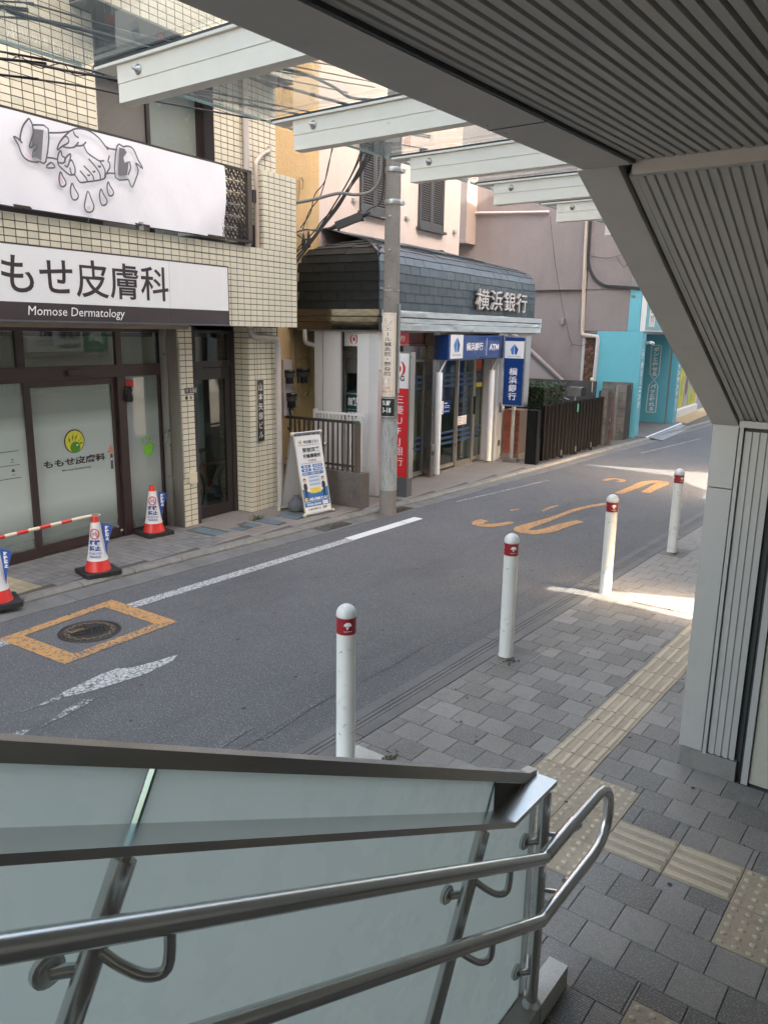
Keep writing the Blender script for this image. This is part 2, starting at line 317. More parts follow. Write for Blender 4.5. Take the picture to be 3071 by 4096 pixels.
iron=M('cast iron',(.05,.047,.043),.5,metal=.5,n=(50,.3),bump=(90,1));ironor=M('ochre inlay',(.24,.16,.085),.7,n=(40,.25))
covblue=stain(M('blue grey cover plate',(.15,.21,.235),.7,n=(40,.2),bump=(60,1)),(.08,.08,.075),12,.5,.7,.6)
reflred=M('red reflective band',(.27,.008,.018),.3,n=(90,.25),coat=.4)
bolw=stain(M('bollard white',(.70,.70,.67),.35,n=(10,.05),n2=(2,.05),coat=.2,streak=.10),(.30,.26,.20),14,.58,.76,.5)
shopglass=glassy('clinic door glass',(.80,.86,.84),((.72,.80,.78),[(0,.12),(.35,.35),(.62,.9),(1.45,.92),(1.62,.35),(1.95,.25)]),.01,ior=1.6)
wireglass=glassy('clinic side glass',(.78,.84,.82),((.66,.74,.72),[(0,.15),(.4,.45),(.75,.8),(1.5,.75),(1.7,.4),(1.95,.3)]),.01,ior=1.6)
clearglass=glassy('clear window glass',(.88,.92,.9),None,.01,ior=1.55)
canopyglass=glassy('canopy glass',(.95,.965,.955),((.62,.72,.72),[(0,.07),(4,.07)]),.02,.9,ior=1.33)
darkglass=glassy('tinted glass',(.72,.79,.77),None,.01,ior=1.5)
frost=M('frosted balustrade glass',(.50,.52,.50),.28,n=(7,.05),n2=(.9,.13),coat=.15)
N_,L_=nodes(frost);tl0=N_.new('ShaderNodeBsdfTranslucent');tl0.inputs[0].default_value=(.66,.70,.685,1);mx0=N_.new('ShaderNodeMixShader');mx0.inputs[0].default_value=.72
L_.new(N_['Principled BSDF'].outputs[0],mx0.inputs[1]);L_.new(tl0.outputs[0],mx0.inputs[2]);L_.new(mx0.outputs[0],N_['Material Output'].inputs[0])
glassedge=M('green glass edge',(.12,.34,.31),.1,n=(60,.3),coat=1)
upwin=M('reeded frosted pane',(.22,.26,.24),.25,coat=.3,wave=(30,.5,'Z',0),n=(3,.1))
blindg=M('grey shutter panel',(.155,.15,.14),.6,wave=(22,.4,'Z',0),n=(3,.05),n2=(1,.1))
# measured outlines (metres)
BANNER=[[(-0.899,4.399),(-0.961,4.329),(-0.996,4.248),(-1.005,4.194),(-0.986,4.172),(-1.024,4.201),(-1.069,4.21),(-1.029,4.148),(-0.998,4.07),(-0.939,4.033),(-0.863,4.033),(-0.829,4.046)],[(-0.892,4.068),(-0.88,4.123),(-0.838,4.163),(-0.849,4.188),(-0.916,4.146),(-0.898,4.205),(-0.869,4.274),(-0.869,4.348),(-0.899,4.399)],[(-0.869,4.348),(-0.706,4.35),(-0.756,4.059),(-0.825,4.049)],[(-0.709,4.315),(-0.584,4.34),(-0.471,4.376),(-0.413,4.408),(-0.341,4.425),(-0.239,4.423),(-0.14,4.386),(-0.083,4.339),(-0.028,4.291)],[(-0.471,4.376),(-0.547,4.306),(-0.6,4.241),(-0.625,4.181),(-0.567,4.225),(-0.501,4.265),(-0.491,4.3),(-0.517,4.322),(-0.553,4.304)],[(-0.567,4.225),(-0.505,4.223),(-0.426,4.246),(-0.379,4.299)],[(-0.425,4.257),(-0.339,4.274),(-0.292,4.316)],[(-0.429,4.384),(-0.417,4.353),(-0.374,4.336)],[(-0.321,4.277),(-0.286,4.221),(-0.2,4.185),(-0.142,4.169),(-0.088,4.182)],[(-0.633,4.092),(-0.614,4.15),(-0.587,4.183),(-0.575,4.135),(-0.548,4.129),(-0.559,4.083),(-0.608,4.069),(-0.631,4.081)],[(-0.552,4.084),(-0.534,4.131),(-0.481,4.174),(-0.493,4.116),(-0.527,4.049),(-0.554,4.061)],[(-0.487,4.106),(-0.472,4.12),(-0.442,4.058),(-0.447,4.001),(-0.483,3.989),(-0.499,4.048)],[(-0.753,4.092),(-0.686,4.099),(-0.633,4.092),(-0.623,4.049),(-0.559,4.005),(-0.504,3.98),(-0.448,3.989),(-0.396,3.932),(-0.322,3.946),(-0.247,3.964),(-0.171,3.985),(-0.093,4.017),(-0.074,4.061),(-0.023,4.129),(-0.027,4.175),(-0.042,4.184),(-0.019,4.241)],[(-0.387,4.039),(-0.32,3.981),(-0.307,3.955)],[(-0.339,4.092),(-0.242,4.022),(-0.231,3.978)],[(-0.275,4.166),(-0.164,4.07),(-0.147,3.997)],[(-0.142,4.167),(-0.087,4.095),(-0.096,4.017)],[(-0.302,4.019),(-0.288,4.009),(-0.271,4.023)],[(-0.239,4.058),(-0.222,4.051),(-0.206,4.069)],[(-0.168,4.122),(-0.151,4.109),(-0.137,4.127)],[(-0.761,4.004),(-0.703,4.058),(-0.666,4.02),(-0.761,4.004)],[(-0.055,4.316),(-0.009,4.307),(0.076,4.313)],[(-0.074,4.061),(-0.026,4.075),(0.044,4.081)],[(0.158,4.356),(0.079,4.347),(0.036,4.046),(0.205,4.053)],[(0.158,4.356),(0.232,4.376),(0.295,4.352),(0.346,4.264),(0.404,4.189),(0.311,4.228),(0.34,4.166),(0.31,4.087),(0.245,3.982),(0.205,4.053)],[(0.23,4.232),(0.242,4.173),(0.203,4.095)],[(-0.608,3.991),(-0.628,3.942),(-0.629,3.893),(-0.617,3.865),(-0.596,3.861),(-0.57,3.873),(-0.556,3.907),(-0.588,3.955),(-0.608,3.991)],[(-0.487,3.909),(-0.511,3.852),(-0.51,3.796),(-0.495,3.763),(-0.471,3.758),(-0.441,3.772),(-0.426,3.811),(-0.464,3.867),(-0.487,3.909)],[(-0.31,3.862),(-0.343,3.789),(-0.362,3.714),(-0.344,3.672),(-0.311,3.666),(-0.27,3.683),(-0.25,3.733),(-0.281,3.807),(-0.31,3.862)],[(-0.15,3.906),(-0.173,3.849),(-0.17,3.792),(-0.156,3.759),(-0.131,3.754),(-0.101,3.768),(-0.085,3.807),(-0.126,3.864),(-0.15,3.906)],[(-0.057,3.988),(-0.075,3.938),(-0.07,3.889),(-0.058,3.86),(-0.038,3.857),(-0.011,3.868),(0.002,3.903),(-0.036,3.951),(-0.057,3.988)]]
BSHADE=[[(-0.86,4.318),(-0.755,4.329),(-0.803,4.057),(-0.878,4.081),(-0.866,4.136),(-0.836,4.185),(-0.896,4.163),(-0.876,4.241)],[(0.114,4.342),(0.181,4.342),(0.207,4.312),(0.159,4.255),(0.171,4.209),(0.23,4.232),(0.195,4.093),(0.082,4.075)]]
BPINK=[[(-0.61,3.963),(-0.625,3.905),(-0.6,3.875),(-0.574,3.902)],[(-0.336,3.719),(-0.329,3.685),(-0.292,3.69),(-0.285,3.726)],[(-0.971,4.096),(-0.944,4.053),(-0.906,4.054),(-0.922,4.084)],[(-0.053,3.935),(-0.043,3.871),(-0.019,3.904)]]
BLOB=[[(-4.986,2.806),(-5.011,2.983),(-5.045,3.152),(-5.041,3.302),(-4.963,3.383),(-4.93,3.545),(-4.894,3.765),(-4.828,3.659),(-4.791,3.417),(-4.793,3.328),(-4.829,3.05),(-4.864,2.889),(-4.907,2.778)],[(-4.944,2.648),(-4.975,2.8),(-4.899,2.734),(-4.924,2.544),(-4.93,2.422)],[(-4.669,2.542),(-4.734,2.673),(-4.776,2.833),(-4.725,2.9),(-4.678,2.79),(-4.649,2.603),(-4.638,2.435)],[(-4.682,2.19),(-4.701,2.299),(-4.66,2.395),(-4.617,2.303),(-4.63,2.211),(-4.592,2.143)]]
SCRAPE=[[(-3.419,3.205),(-3.453,3.613),(-3.483,3.931),(-3.442,3.913),(-3.404,3.561),(-3.369,3.245)],[(-3.574,2.844),(-3.569,3.084),(-3.59,3.322),(-3.539,3.297),(-3.51,3.031),(-3.503,2.863)]]
CABT=[(-7.797,8.265,4.232),(-7.651,8.345,4.259),(-7.523,8.415,4.287),(-7.27,8.554,4.351),(-7.072,8.662,4.331),(-6.893,8.76,4.367),(-6.789,8.817,4.515),(-6.766,8.829,4.774),(-6.768,8.828,5.068)]
CABS=[[(-6.98,8.712,4.083),(-6.891,8.761,4.159),(-6.785,8.819,4.215),(-6.751,8.837,4.365),(-6.744,8.841,4.515),(-6.739,8.844,4.774)],[(-7.305,8.535,3.941),(-7.469,8.445,3.893),(-7.561,8.395,3.874),(-7.653,8.344,3.894),(-7.782,8.274,3.865)],[(-7.804,8.262,3.502),(-7.654,8.344,3.699),(-7.543,8.405,3.835),(-7.323,8.524,4.162),(-7.144,8.622,4.444),(-6.986,8.709,4.704),(-6.878,8.768,4.924)],[(-7.795,8.267,3.443),(-7.617,8.364,3.718),(-7.524,8.415,3.855),(-7.251,8.564,4.218),(-7.073,8.661,4.519),(-6.933,8.738,4.74),(-6.861,8.777,4.923)],[(-7.803,8.262,3.522),(-7.672,8.334,3.679),(-7.561,8.394,3.816),(-7.252,8.564,4.332),(-7.074,8.661,4.668),(-6.97,8.718,4.925)],[(-7.785,8.272,3.482),(-7.635,8.354,3.679),(-7.487,8.435,3.893),(-7.18,8.603,4.35),(-7.003,8.7,4.63),(-6.899,8.756,4.924)],[(-7.784,8.272,3.601),(-7.617,8.364,3.757),(-7.506,8.425,3.913),(-7.234,8.574,4.37),(-7.092,8.651,4.65),(-6.996,8.703,4.926)],[(-7.773,8.279,3.826),(-7.709,8.314,3.777),(-7.616,8.364,3.767),(-7.543,8.405,3.835)],[(-7.784,8.273,3.62),(-7.728,8.303,3.699),(-7.561,8.395,3.874),(-7.469,8.445,4.009),(-7.251,8.564,4.256),(-6.951,8.728,4.814),(-6.917,8.747,4.924)]]
CABW=[[(-7.325,8.524,4.987),(-7.396,8.485,4.71),(-7.441,8.46,4.485),(-7.505,8.425,4.296),(-7.615,8.365,4.144),(-7.67,8.335,4.01),(-7.708,8.314,3.894)],[(-7.351,8.509,4.932),(-7.432,8.465,4.523),(-7.559,8.395,4.335),(-7.615,8.365,4.106),(-7.736,8.299,3.913)],[(-7.782,8.274,3.855),(-7.653,8.344,3.884),(-7.341,8.515,3.912)]]
BOX=[(-7.301,8.537,3.935),(-6.989,8.707,4.068)]
OVER=[[(-6.6,3.511,4.657),(-6.6,3.817,4.688),(-6.6,4.17,4.716),(-6.6,4.529,4.735),(-6.6,4.947,4.778),(-6.6,5.346,4.824),(-6.6,6.691,4.938)],[(-6.6,3.505,4.597),(-6.6,3.813,4.645),(-6.6,4.166,4.667),(-6.6,4.577,4.707),(-6.6,4.999,4.733),(-6.6,5.462,4.774),(-6.6,6.69,4.888)],[(-6.6,3.494,4.481),(-6.6,3.614,4.498),(-6.6,4.275,4.576),(-6.6,5.006,4.623),(-6.6,5.643,4.674),(-6.6,6.649,4.759)]]
OVERG=[[(-5.9,3.166,4.715),(-5.9,3.273,4.735),(-5.9,3.493,4.732),(-5.9,3.854,4.768),(-5.9,4.181,4.788),(-5.9,4.536,4.801),(-5.9,4.951,4.821)],[(-5.9,3.159,4.652),(-5.9,3.267,4.673),(-5.9,3.55,4.732),(-5.9,3.851,4.736),(-5.9,4.293,4.755),(-5.9,4.585,4.795)],[(-5.9,3.169,4.747),(-5.9,3.463,4.817),(-5.9,3.757,4.841),(-5.9,4.074,4.855),(-5.9,4.541,4.886),(-5.9,5.067,4.95)],[(-5.9,5.724,4.974),(-5.9,6.339,5.059),(-5.9,6.833,5.048),(-5.9,7.121,5.004),(-5.9,7.557,5.075)],[(-5.9,5.723,4.91),(-5.9,6.159,4.949),(-5.9,6.715,5.009),(-5.9,7.078,5.043)],[(-5.9,6.34,5.172),(-5.9,6.913,5.257),(-5.9,7.552,5.327),(-5.9,8.271,5.393)]]
ZIG=[(-6.6,3.718,4.63),(-6.6,3.807,4.685),(-6.6,3.856,4.646),(-6.6,3.962,4.632),(-6.6,4.007,4.647),(-6.6,4.171,4.721),(-6.6,4.225,4.681),(-6.6,4.281,4.656),(-6.6,4.39,4.678),(-6.6,4.53,4.75),(-6.6,4.589,4.7),(-6.6,4.704,4.7),(-6.6,4.838,4.752),(-6.6,4.903,4.732)]

OSTROKE=[[(-5.361,9.513,0.14),(-5.383,9.393,0.17),(-5.329,9.26,0.18),(-5.214,9.243,0.17),(-5.113,9.349,0.16),(-5.048,9.523,0.13),(-5.015,9.671,0.08)],[(-4.309,10.363,0.13),(-4.378,9.984,0.17),(-4.42,9.549,0.2),(-4.535,9.323,0.22),(-4.678,9.327,0.22),(-4.745,9.456,0.2),(-4.74,9.652,0.17),(-4.706,10.019,0.13),(-4.685,10.479,0.1),(-4.67,10.985,0.09),(-4.593,11.383,0.09),(-4.507,11.679,0.11),(-4.48,11.778,0.11)],[(-4.641,12.651,0.12),(-4.641,13.028,0.15),(-4.631,13.494,0.17),(-4.63,13.944,0.2),(-4.522,14.173,0.24),(-4.4,14.183,0.24),(-4.359,13.959,0.2),(-4.349,13.591,0.17),(-4.318,13.052,0.15)],[(-5.286,13.655,0.1),(-5.245,13.932,0.1),(-5.089,13.969,0.1),(-5.012,13.867,0.11),(-5.052,13.697,0.09)]]
OBITS=[[(-5.039,10.616),(-5.062,10.972),(-5.011,11.163),(-4.972,11.051),(-4.998,10.838),(-4.984,10.573)],[(-5.422,10.327),(-5.37,10.513),(-5.31,10.448),(-5.368,10.283)]]
# ---------------------------------------------------------------- ground, road, pavements
tag(MB().box(-60,90,-70,60,-.2,-.14).build('ground',concrete2,None,W),kind='structure')
road=MB();road.box(-25,70,-7.6,-3.14,-.12,-.02).build('road',asphalt,None,W)
road=bpy.data.objects['road'];tag(road,kind='structure')
KL=[(-25,-7.2),(3.4,-7.1),(5.2,-7.1),(8.2,-6.96),(10.2,-6.87),(16.4,-6.84),(19.4,-6.74),(24,-6.71),(70,-6.6)]
def kx(y):
    for (a,b),(c,d) in zip(KL,KL[1:]):
        if a<=y<=c:return b+(d-b)*(y-a)/(c-a)
def gx(y): return kx(y)+.13+(.30 if y<6 else .30-.08*min(1,(y-6)/5))
gut=MB();kerb=MB()
y=-6
lp=thing('roadside_kerb',None,None,W);tag(lp,kind='structure')
segs=[]
while y<40:
    L=.62 if y>2 else 1.0
    a,b=y+.004,y+L-.004
    MB().add([(a,kx(a),-.06),(b,kx(b),-.06),(b,kx(b)+.13,-.06),(a,kx(a)+.13,-.06),(a,kx(a),.032),(b,kx(b),.032),(b,kx(b)+.105,.032),(a,kx(a)+.105,.032),(b,kx(b)+.13,.004),(a,kx(a)+.13,.004)],
      [(4,7,6,5),(7,9,8,6),(3,2,8,9),(0,4,5,1),(0,3,9,7,4),(1,5,6,8,2)]).build('kerb_stone',kerb_m,lp)
    y+=L
y=-6
gt=thing('roadside_gutter',None,None,W);tag(gt,kind='structure')
while y<40:
    a,b=y+.003,y+1.997
    MB().add([(a,kx(a)+.131,-.012),(b,kx(b)+.131,-.012),(b,gx(b),-.014),(a,gx(a),-.014),(a,kx(a)+.131,-.03),(b,kx(b)+.131,-.03),(b,gx(b),-.03),(a,gx(a),-.03)],[(0,3,2,1),(3,7,6,2),(0,4,7,3),(1,2,6,5)]).build('gutter_slab',gut_m,gt)
    y+=2.0
# road markings (sheets 4 mm above the asphalt)
def mark(pts,mat,name='road_marking',z=-.016):
    return MB().add([(y,x,z) for x,y in pts],[tuple(range(len(pts)))]).build(name,mat,road)
mark([(-6.23,4.2),(-6.09,4.2),(-6.07,7.45),(-6.21,7.45)],A_WHITE,'white_line')
mark([(-6.29,1.2),(-6.17,1.2),(-6.14,3.12),(-6.27,3.12)],A_WHITE,'white_line')
MB().box(7.46,8.62,-6.225,-6.085,-.019,-.012).build('white_line',M('fresh white paint',(.68,.68,.66),.6,n=(30,.06)),road)
MB().box(8.64,9.0,-6.225,-6.085,-.019,-.012).build('white_line',bpy.data.materials['fresh white paint'],road)
mark([(-6.36,10.3),(-6.31,10.3),(-6.04,13),(-6.09,13)],A_WORN,'faded_line')
mark([(-6.0,17.5),(-5.94,17.5),(-5.68,21.2),(-5.74,21.2)],A_WORN,'faded_line')
for a,b,c,d in ((-5.9,13.4,-5.2,13.9),(-5.6,11.2,-5.1,11.6),(-5.0,10.0,-4.6,10.9),(-4.9,11.8,-4.4,12.3)): mark([(a,b),(a+.04,b-.02),(c+.04,d-.02),(c,d)],A_GONE,'faded_line')
q=[(-6.45,4.215),(-5.49,4.24),(-5.42,3.09),(-6.31,3.03)]
i_=[(-6.32,4.05),(-5.60,4.07),(-5.55,3.25),(-6.22,3.2)]
for k in range(4):
    m=A_ORANGE if k!=1 else A_ORANGE2
    a,b,c,d=q[k],q[(k+1)%4],i_[(k+1)%4],i_[k]
    mark([a,b,c,d],m,'orange_frame_line',z=-.0155)
for p in OSTROKE:
    P=[Vector(q) for q in p];q=spline([(a,b) for a,b,c in p],4);ws=[c for a,b,c in p];L_=[];R_=[];n_=len(q)
    for i,a in enumerate(q):
        t=(q[min(i+1,n_-1)]-q[max(i-1,0)]).normalized();f=i/4;w_=ws[min(int(f),len(ws)-1)]*(1-f%1)+ws[min(int(f)+1,len(ws)-1)]*(f%1);nn=Vector((-t.y,t.x))*w_/2
        nn=nn+Vector((random.uniform(-.006,.006),random.uniform(-.006,.006)));L_.append(a+nn);R_.append(a-nn)
    g=MB();g.add([(v.y,v.x,-.0157) for v in L_]+[(v.y,v.x,-.0157) for v in R_],[(i,i+1,n_+i+1,n_+i) for i in range(n_-1)]);g.build('orange_marking',A_ORANGE,road)
for p in OBITS: mark(p,A_ORANGE2,'orange_marking')
for k,p in enumerate(BLOB): mark(p,A_WHITE if k==0 else A_WORN,'white_marking')
for p in SCRAPE: mark(p,A_GONE,'faded_line')
# manhole cover
mc=thing('manhole_cover','round cast iron hydrant cover with ochre ring of leaves inside the orange painted square','manhole cover',W,3.61,-5.885,-.02);mc.scale=(.77,.77,1)
MB().lathe([(.0,.006),(.20,.006),(.205,.003),(.215,.003),(.222,.007),(.285,.007),(.292,.003),(.30,.003),(.303,.008),(.335,.008),(.338,0)],n=40).build('iron_disc',iron,mc)
g=MB()
for k in range(26):
    a=2*pi*k/26;r1=.232+.022*(k%2);g.ribbon([(r1*math.cos(a+t)+(0),r1*math.sin(a+t)) for t in (-.10,0,.10)],.016,0,mp=lambda x,y:(x,y,.0095))
    r2=.262;g.ribbon([(r2*math.cos(a)-.01*math.sin(a*3),r2*math.sin(a)),((r2+.022)*math.cos(a+.08),(r2+.022)*math.sin(a+.08))],.012,0,mp=lambda x,y:(x,y,.0085))
g.build('leaf_ring',ironor,mc)
g=MB()
for k in range(9):
    for j in range(9):
        x,y=(k-4)*.042+.021*(j%2),(j-4)*.042
        if x*x+y*y<.035 and abs(y+.11)>.04: g.box(x-.013,x+.013,y-.007,y+.007,.004,.0115,bot=False)
tag(g.build('tread_pattern',iron,mc),kind='stuff')
MB().box(-.17,-.01,-.145,-.085,.004,.0125).build('name_plate',ironor,mc)
txt('消火栓',iron,mc,(-.16,-.02,0,.045),mp=lambda x,y,d:(x,-.138+y,.0135),bold=.01)
# right pavement: kerb strip, pavers, tactile paving
pav=MB().box(-8,60,-2.87,6,-.13,-.009).build('pavement',paver_joint,None,W);tag(pav,kind='structure')
ks=thing('channel_kerb',None,None,W);tag(ks,kind='structure')
y=-6.15
while y<40:
    L=.6 if (int(y*3)%2) else 2.0
    for x0,x1,zt in ((-3.14,-3.052,-.006),(-3.044,-3.014,-.004),(-3.006,-2.976,-.003),(-2.968,-2.876,0)):
        MB().box(y+.004,y+L-.004,x0,x1,-.06,zt,bot=False).build('kerb_stone',concrete2,ks)
    y+=L
TJ=[3.83,4.13,4.30,4.497,4.781,4.992,5.308,5.511,5.827,6.132,6.449,6.765,7.07,7.38,7.69,8.0,8.3,8.6,8.9,9.2]
tiles=[]  # (x0,x1,y0,y1,kind)
for a,b in zip(TJ[1:],TJ[2:]): tiles.append((-1.845,-1.545,a,b,'y'))
for x in (-1.845,-1.54):
    for y in (3.21,3.517,3.824): tiles.append((x,x+.305,y,y+.307,'d'))
for x in (-1.235,-.917): tiles.append((x,x+.318,3.515,3.82,'x'))
for x in (-.599,-.297,.005):
    for y in (3.2,3.508): tiles.append((x,x+.302,y,y+.308,'d'))
for k in range(10): tiles.append((-.757+k*.304,-.757+k*.304+.3,2.395,2.695,'d'))
def tactile(x0,x1,y0,y1,kd):
    g=MB().box(y0+.002,y1-.002,x0+.002,x1-.002,-.05,.001,bot=False)
    if kd=='d':
        nx=5
        for i in range(nx):
            for j in range(nx):
                cx=x0+(i+.5)*(x1-x0)/nx;cy=y0+(j+.5)*(y1-y0)/nx
                g.lathe([(.0165,.0009),(.0135,.004),(.008,.0056),(0,.006)],(cy,cx),8,mi=1)
    else:
        for k in range(4):
            if kd=='y': c=x0+(k+.5)*(x1-x0)/4;g.prism([(c-.017,.001),(c-.011,.0065),(c+.011,.0065),(c+.017,.001)],'s',y0+.008,y1-.008,mi=1)
            else: c=y0+(k+.5)*(y1-y0)/4;g.add([(c-.017,x0+.01,.001),(c-.011,x0+.014,.0065),(c+.011,x0+.014,.0065),(c+.017,x0+.01,.001),(c-.017,x1-.01,.001),(c-.011,x1-.014,.0065),(c+.011,x1-.014,.0065),(c+.017,x1-.01,.001)],[(0,1,5,4),(1,2,6,5),(2,3,7,6),(0,3,2,1),(4,5,6,7)],mi=1)
    g.build('tactile_tile',[tact,tact2],pav)
for t in tiles: tactile(*t)
slabs=[(-2.85,-2.62,3.2,3.545,slab_w),(-2.87,-2.60,5.2,5.63,slab_m),(-2.87,-2.60,7.25,7.65,slab_m),(-2.87,-2.58,9.3,9.72,slab_m)]
for x0,x1,y0,y1,mt in slabs: MB().box(y0,y1,x0,x1,-.05,-.001,bot=False).build('base_slab',mt,pav)
cells=[]
def cut(c):
    out=[c]
    for t in tiles+slabs:
        nx=[]
        for (a,b,y0,y1) in out:
            X0,X1,Y0,Y1=t[:4]
            if a>=X1-.003 or b<=X0+.003 or y0>=Y1-.003 or y1<=Y0+.003: nx.append((a,b,y0,y1));continue
            if a<X0: nx.append((a,X0,y0,y1));a=X0
            if b>X1: nx.append((X1,b,y0,y1));b=X1
            if y0<Y0: nx.append((a,b,y0,Y0))
            if y1>Y1: nx.append((a,b,Y1,y1))
        out=nx
    return [c for c in out if c[1]-c[0]>.007 and c[3]-c[2]>.007]
for j in range(-3,90):
    y0=2.0+.2*j
    x=-2.872-(.1 if j%2 else 0)
    while x<(.2 if j<13 else -1.2):
        x0,x1=max(x,-2.872),x+.2
        if not(y0>4.7 and x0>-1.0) and not(y0<2.2 and x1>-1.15):
            cells+=cut((x0,x1,y0,y0+.2))
        x+=.2
cells=[(seen(Vector(((c[0]+c[1])/2,(c[2]+c[3])/2,0))),c) for c in cells]
cells.sort(key=lambda t:(t[0] is None,t[0] or 0))
std=None;rest=MB();cnt=0
def pbox(g,x0,x1,y0,y1,zt):
    e=.0013;b=.0025
    return g.add([(y0+e,x0+e,-.05),(y1-e,x0+e,-.05),(y1-e,x1-e,-.05),(y0+e,x1-e,-.05),(y0+e,x0+e,zt-b),(y1-e,x0+e,zt-b),(y1-e,x1-e,zt-b),(y0+e,x1-e,zt-b),(y0+e+b,x0+e+b,zt),(y1-e-b,x0+e+b,zt),(y1-e-b,x1-e-b,zt),(y0+e+b,x1-e-b,zt)],
      [(8,11,10,9),(4,8,9,5),(5,9,10,6),(6,10,11,7),(7,11,8,4),(0,4,5,1),(1,5,6,2),(2,6,7,3),(3,7,4,0)])
std=pbox(MB(),-.1,.1,-.1,.1,0).mesh('paver',paver_m)
for d,(x0,x1,y0,y1) in cells:
    zt=random.uniform(-.001,.001)
    if d and cnt<298:
        cnt+=1
        if abs(x1-x0-.2)<.003 and abs(y1-y0-.2)<.003: piece('paver',std,pav,(y0+y1)/2,(x0+x1)/2,zt,(random.uniform(-.0015,.0015),random.uniform(-.0015,.0015),0))
        else: pbox(MB(),x0,x1,y0,y1,zt).build('paver',paver_m,pav)
    elif y0<20: pbox(rest,x0,x1,y0,y1,zt)
tag(rest.build('distant_pavers',paver_m,pav),kind='stuff')
# left pavement with small tiles
lpv=MB();n_=40
for i in range(n_): 
    a=-6+46*i/n_;b=-6+46*(i+1)/n_
    lpv.add([(a,-12,.022),(b,-12,.022),(b,kx(b),.022),(a,kx(a),.022)],[(0,3,2,1)])
lpv=lpv.build('pavement',sidejoint,None,W);tag(lpv,kind='structure')
tl=[]
def ltile(f,s0,s1,o0,o1,pick,skip=()):
    n=int((s1-s0)/.1);m=int((o1-o0)/.1)
    for i in range(n):
        for j in range(m+1):
            s=s0+i*.1;o=o0+j*.1;P=f.P(s+.05,o+.05,.03)
            if P.x+.055>kx(P.y):continue
            if any(a<s+.05<b and c<o+.05<d for a,b,c,d in skip):continue
            tl.append((seen(P) or 99,f,s,o,pick(s,o)))
covers=[(1.23,1.45,.44,.91),(2.12,2.33,.76,1.14),(2.50,2.80,.78,1.14),(1.83,1.98,.77,1.0),(1.60,1.735,.785,.98)]
ltile(B,-2.6,4.4,-.0,1.6,lambda s,o:sidet_b if s<-1.25+(o-.2)*.0 and s>-2.2 else (sidet_g if s<1.25+(o-.5)*-.3 else sidet),[(a-.02,b+.02,c-.02,d+.02) for a,b,c,d in covers])
ltile(K,.0,4.7,-.3,.9,lambda s,o:sidet)
tl.sort(key=lambda t:t[0])
tm={m.name:MB().box(-.047,.047,-.047,.047,-.02,.0,bot=False).mesh('tile',m) for m in (sidet,sidet_b,sidet_g)}
root_lp={}
for f,nm in ((B,'a'),(K,'b')):
    e=bpy.data.objects.new('tile_field',None);col.objects.link(e);e.parent=None;root_lp[f]=e
    e.parent=lpv;Mi=Matrix.Rotation(f.th,4,'Z');Mi.translation=f.q
    Wm=Matrix.Rotation(W.th,4,'Z');e.matrix_local=Wm.inverted()@Mi
rs={m.name+k:MB() for m in (sidet,sidet_b,sidet_g) for k in 'ab'}
for k,(d,f,s,o,m) in enumerate(tl):
    if k<295 and d<99: piece('pavement_tile',tm[m.name],root_lp[f],s+.05,o+.05,.031+random.uniform(-.001,.001))
    else: rs[m.name+('a' if f is B else 'b')].box(s+.003,s+.097,o+.003,o+.097,.01,.031,bot=False)
for k,g in rs.items():
    if g.v: tag(g.build('pavement_tiles',bpy.data.materials[k[:-1]],root_lp[B if k[-1]=='a' else K]),kind='stuff')
def cover(f,s0,s1,o0,o1,label,rot=0):
    t=thing('utility_cover',label,'drain cover',f,(s0+s1)/2,(o0+o1)/2,.03,'blue grey cover plates in the tiled pavement',rot)
    a,b=(s1-s0)/2,(o1-o0)/2
    MB().box(-a,a,-b,b,-.004,-.001).build('cover_frame',concrete2,t)
    g=MB().box(-a+.01,a-.01,-b+.01,b-.01,-.002,.004)
    for k in range(int((s1-s0)/.02)-1): g.box(-a+.018+k*.02,-a+.026+k*.02,-b+.02,b-.02,.003,.0065)
    g.build('cover_plate',covblue,t)
cl=['blue grey ribbed cover plate before the tiled pillar left of the glass entrance door','blue grey cover plate with weeds on its edge, between the pillars and the A-frame board','blue grey cover plate at the left foot of the A-frame board','small blue grey cover plate, right one of a pair before the entrance door','small blue grey cover plate, left one of a pair before the entrance door']
for c,l in zip(covers,cl): cover(B,*c,l,rot=0.0 if c[0]<2.4 else .2)
def weed(f,s,o,z,r,n,label):
    g=MB()
    for k in range(n):
        a=random.uniform(0,6.28);q=random.uniform(0,r);h=random.uniform(.02,.06);x=s+q*1.6*math.cos(a);y=o+q*math.sin(a);t=random.uniform(-.02,.02)
        g.add([(x-.004,y,z),(x+.004,y,z),(x+t,y+t,z+h)],[(0,1,2)]);g.add([(x+t-.012,y+t,z+h*.8),(x+t,y+t-.008,z+h*.7),(x+t+.012,y+t,z+h*.9),(x+t,y+t+.008,z+h)],[(0,1,2,3)])
    tag(g.build('weeds',leafw,None,f),label,'weeds')
weed(B,2.22,.74,.03,.10,60,'tuft of green weeds along the edge of the blue grey cover plate')
def grate(f,s0,s1,o0,o1,z,label):
    t=thing('gutter_grate',label,'drain grate',f,0,0,0,'cast gutter grates beside the kerb')
    MB().box(s0,s1,o0,o1,z-.02,z-.008).build('grate_pit',M('pit black',(.01,.01,.01),.9),t)
    g=MB();n=int((s1-s0)/.035)
    for k in range(n+1): g.box(s0+k*(s1-s0)/n-.006,s0+k*(s1-s0)/n+.006,o0,o1,z-.008,z,bot=False)
    m=int((o1-o0)/.045)
    for k in range(m+1): g.box(s0,s1,o0+k*(o1-o0)/m-.006,o0+k*(o1-o0)/m+.006,z-.008,z-.0005,bot=False)
    g.build('grate_bars',steel_c,t)
grate(W,7.55,8.1,-6.84,-6.63,-.008,'rectangular gutter grate in front of the A-frame board')
